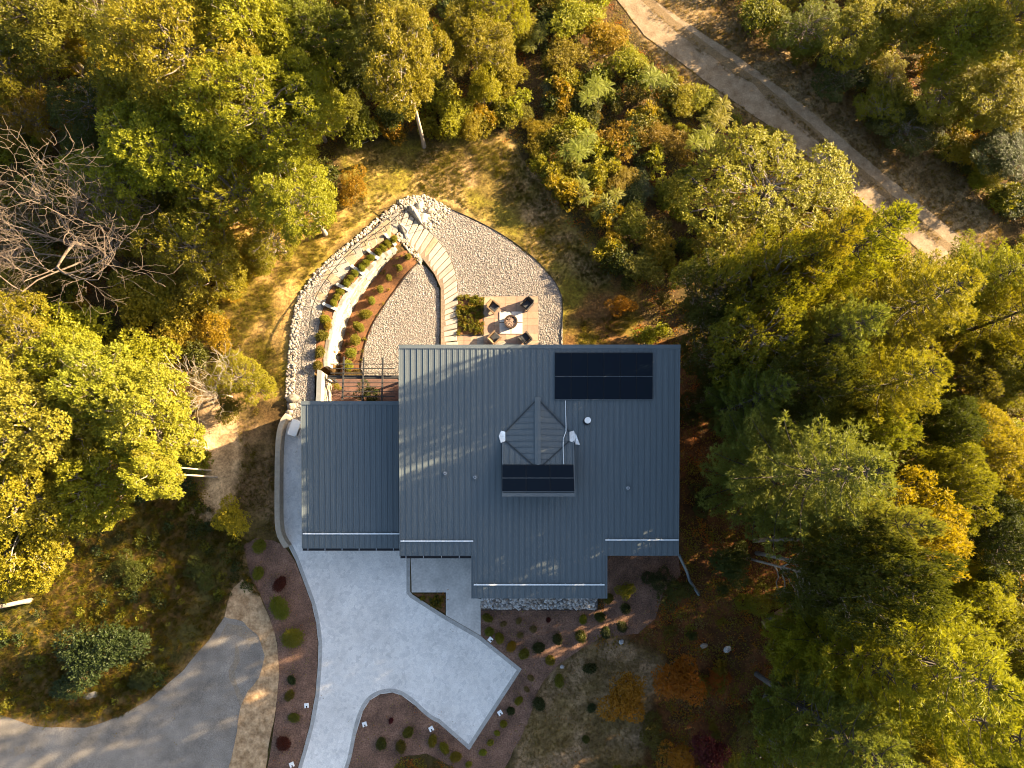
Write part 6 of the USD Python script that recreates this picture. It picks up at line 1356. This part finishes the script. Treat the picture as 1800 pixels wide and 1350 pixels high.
q = sprinkle(lawn, 40, G, 0, 12)
scatter("dry_grass", [(tuft(k + 9, 9, .11, 1.6), M["straw"]) for k in range(3)], q, np.random.default_rng(6).uniform(.6, 1.3, len(q)), "dry straw grass between the lawn's green patches", "grass")
west = zone([(380, 380), (560, 360), (640, 300), (700, 340), (600, 430), (520, 540), (505, 700), (480, 960), (380, 960), (340, 720), (380, 560)])
west_path = zone([(350, 710), (415, 720), (425, 800), (415, 880), (370, 920), (340, 900), (370, 830)], .4)
q = sprinkle(west.difference(west_path), 42, G, 0, 13, patchy(.45, .40, .60, 34))
scatter("slope_grass", [(tuft(k + 20, 12, .20, 1.2), M[("moss", "straw", "olive")[k % 3]]) for k in range(6)], q, np.random.default_rng(7).uniform(.6, 1.5, len(q)), "olive and straw grass on the slope left of the gravel strip", "grass")
meadow = zone([(-60, 830), (340, 850), (400, 930), (470, 960), (480, 1060), (410, 1020), (380, 1110), (220, 1262), (-60, 1262)])
q = sprinkle(meadow, 34, G, 0, 14, lambda x, y: .35 + .65 * patchy(.35, .35, .55, 31)(x, y))
scatter("meadow_grass", [(tuft(k + 30, 14, .34, .9), M[("moss", "straw", "dark", "olive", "brown")[k % 5]]) for k in range(10)], q, np.random.default_rng(8).uniform(.6, 1.5, len(q)), "tall rough grass of the shaded meadow above the asphalt", "grass")
q = sprinkle(meadow, 2.2, G, 0, 15, patchy(.3, .42, .6, 71))
scatter("meadow_weeds", [(weed(k, 26, .24, .30), M[("dark", "green", "bluegreen", "deep")[k % 4]]) for k in range(6)], q, np.random.default_rng(9).uniform(.5, 1.6, len(q)), "dark green weeds growing through the meadow grass", "weeds")
q = sprinkle(meadow, .7, G, .1, 16, patchy(.25, .45, .6, 77))
scatter("meadow_flowers", [(weed(k + 60, 9, .16, .34), M[("gold", "birch")[k % 2]]) for k in range(4)], q, np.random.default_rng(10).uniform(.4, 1.1, len(q)), "scattered yellow flowers in the meadow", "flowers")
dry = zone([(900, 1360), (930, 1250), (960, 1190), (1030, 1135), (1130, 1115), (1180, 1150), (1160, 1360)])
q = sprinkle(shapely.union_all([dry, zone([(700, 1345), (745, 1322), (805, 1350), (790, 1400), (690, 1400)], .2)]), 50, G, 0, 17)
scatter("dry_lawn_grass", [(tuft(k + 50, 10, .10, 1.5), M[("straw", "straw", "brown", "moss")[k % 4]]) for k in range(6)], q, np.random.default_rng(11).uniform(.6, 1.4, len(q)), "thin tan grass of the dry lawn right of the spur", "grass")
verge = zone([(1050, -60), (1200, -60), (1500, 160), (1720, 330), (1790, 440), (1600, 470), (1380, 260), (1140, 90)])
q = sprinkle(verge, 24, G, 0, 18)
scatter("verge_grass", [(tuft(k + 70, 12, .22, 1.2), M[("straw", "brown", "straw", "moss")[k % 4]]) for k in range(8)], q, np.random.default_rng(12).uniform(.5, 1.4, len(q)), "dry brown grass along both sides of the dirt track", "grass")
mid = P0(smooth_px([(1115, 0), (1215, 76), (1335, 160), (1455, 264), (1590, 376), (1680, 450)], 60))
q = sprinkle(sg.LineString(mid).buffer(.4), 40, GQ, .05, 19, patchy(.5, .38, .55, 12))
scatter("track_grass", [(tuft(k + 80, 12, .15, 1.3), M[("straw", "brown")[k % 2]]) for k in range(4)], q, np.random.default_rng(13).uniform(.5, 1.3, len(q)), "brown grass growing along the middle of the dirt track", "grass")
woods = frame.difference(shapely.union_all([paved, lawn.buffer(.3), dry, west, meadow, verge]))
q = sprinkle(woods.difference(paved.buffer(.25)), 3.4, GQ, .02, 20)
scatter("leaf_litter", [(litter(k, 26), M[("brown", "orange", "straw", "brown", "olive")[k % 5]]) for k in range(10)], q, np.random.default_rng(14).uniform(.8, 1.5, len(q)), "fallen brown and orange leaves on the forest floor", "leaf litter")
east = zone([(1140, 600), (1230, 600), (1380, 800), (1420, 1000), (1400, 1200), (1250, 1360), (1120, 1360), (1170, 1150), (1060, 1100), (1060, 980), (1200, 980)])
under = woods.difference(shapely.union_all([east.buffer(.2), paved.buffer(1.3)]))
B2 = [bush(200 + k, 1.7, 1.05, 420, .16, .10, 4, 5, 5)[1] for k in range(6)]
q = sprinkle(under, .34, GQ, -.05, 21)
scatter("undergrowth", [(B2[k % 6], M[c]) for k, c in enumerate(("green", "yellowgreen", "olive", "green", "yellowgreen", "moss", "dark", "gold", "olive"))], q, np.random.default_rng(15).uniform(.6, 1.5, len(q)), "dense leafy undergrowth filling the woods between the trees", "undergrowth")
q = sprinkle(east.difference(paved.buffer(.9)), .13, GQ, -.05, 22)
scatter("shade_undergrowth", [(B2[k % 6], M[c]) for k, c in enumerate(("dark", "brown", "deep", "moss"))], q, np.random.default_rng(16).uniform(.3, .8, len(q)), "sparse dark plants on the shaded forest floor right of the house", "undergrowth")
gbp = sg.Polygon(gb)
q = sprinkle(gbp, 26, G, .07, 23)
scatter("ground_cover", [(weed(k + 90, 14, .13, .16), M[("box", "moss", "green", "brown")[k % 4]]) for k in range(6)], q, np.random.default_rng(17).uniform(.5, 1.1, len(q)), "low green and rusty plants filling the rectangular bed left of the patio", "ground cover")
q = sprinkle(poly([(729, 1045), (781, 1045), (781, 1075)]), 22, GQ, .03, 24)
scatter("ground_cover", [(weed(k + 120, 12, .12, .14), M[("brown", "moss", "dark")[k % 3]]) for k in range(4)], q, np.random.default_rng(18).uniform(.5, 1.0, len(q)), "rusty low plants in the triangular bed beside the entrance walk", "ground cover")
q = np.vstack([sprinkle(bed_up, 5, G, .05, 25, patchy(.8, .45, .6, 3)), sprinkle(bed_low, 2, lower, .05, 26)])
scatter("bed_weeds", [(weed(k + 140, 8, .12, .12), M[("moss", "brown", "olive")[k % 3]]) for k in range(4)], q, np.random.default_rng(19).uniform(.3, .9, len(q)), "small sprouts scattered over the brown garden beds", "weeds")
bits = lambda n0: [(litter(n0 + k, 2), M[c]) for k, c in enumerate(("straw", "gold", "brown", "orange", "straw", "birch"))]
q = sprinkle(shapely.union_all([mulch_l.buffer(-.1), mulch_loop]), 5, GQ, .04, 27)
scatter("fallen_leaves", bits(300), q, np.random.default_rng(20).uniform(.35, .9, len(q)), "pale leaves and chips strewn over the mulch beds", "fallen leaves")
q = np.vstack([sprinkle(dry, 3, G, .05, 28), sprinkle(lawn, 1.5, G, .05, 29), sprinkle(poly(ASPH).buffer(.3), .35, G, .05, 30)])
scatter("fallen_leaves", bits(320), q, np.random.default_rng(21).uniform(.4, 1.0, len(q)), "single fallen leaves on the lawns and along the asphalt", "fallen leaves")
q = sprinkle(drive.difference(drive.buffer(-.9)), .5, GQ, .05, 31)
scatter("fallen_leaves", bits(340), q, np.random.default_rng(22).uniform(.3, .8, len(q)), "few fallen leaves along the edges of the pale driveway", "fallen leaves")
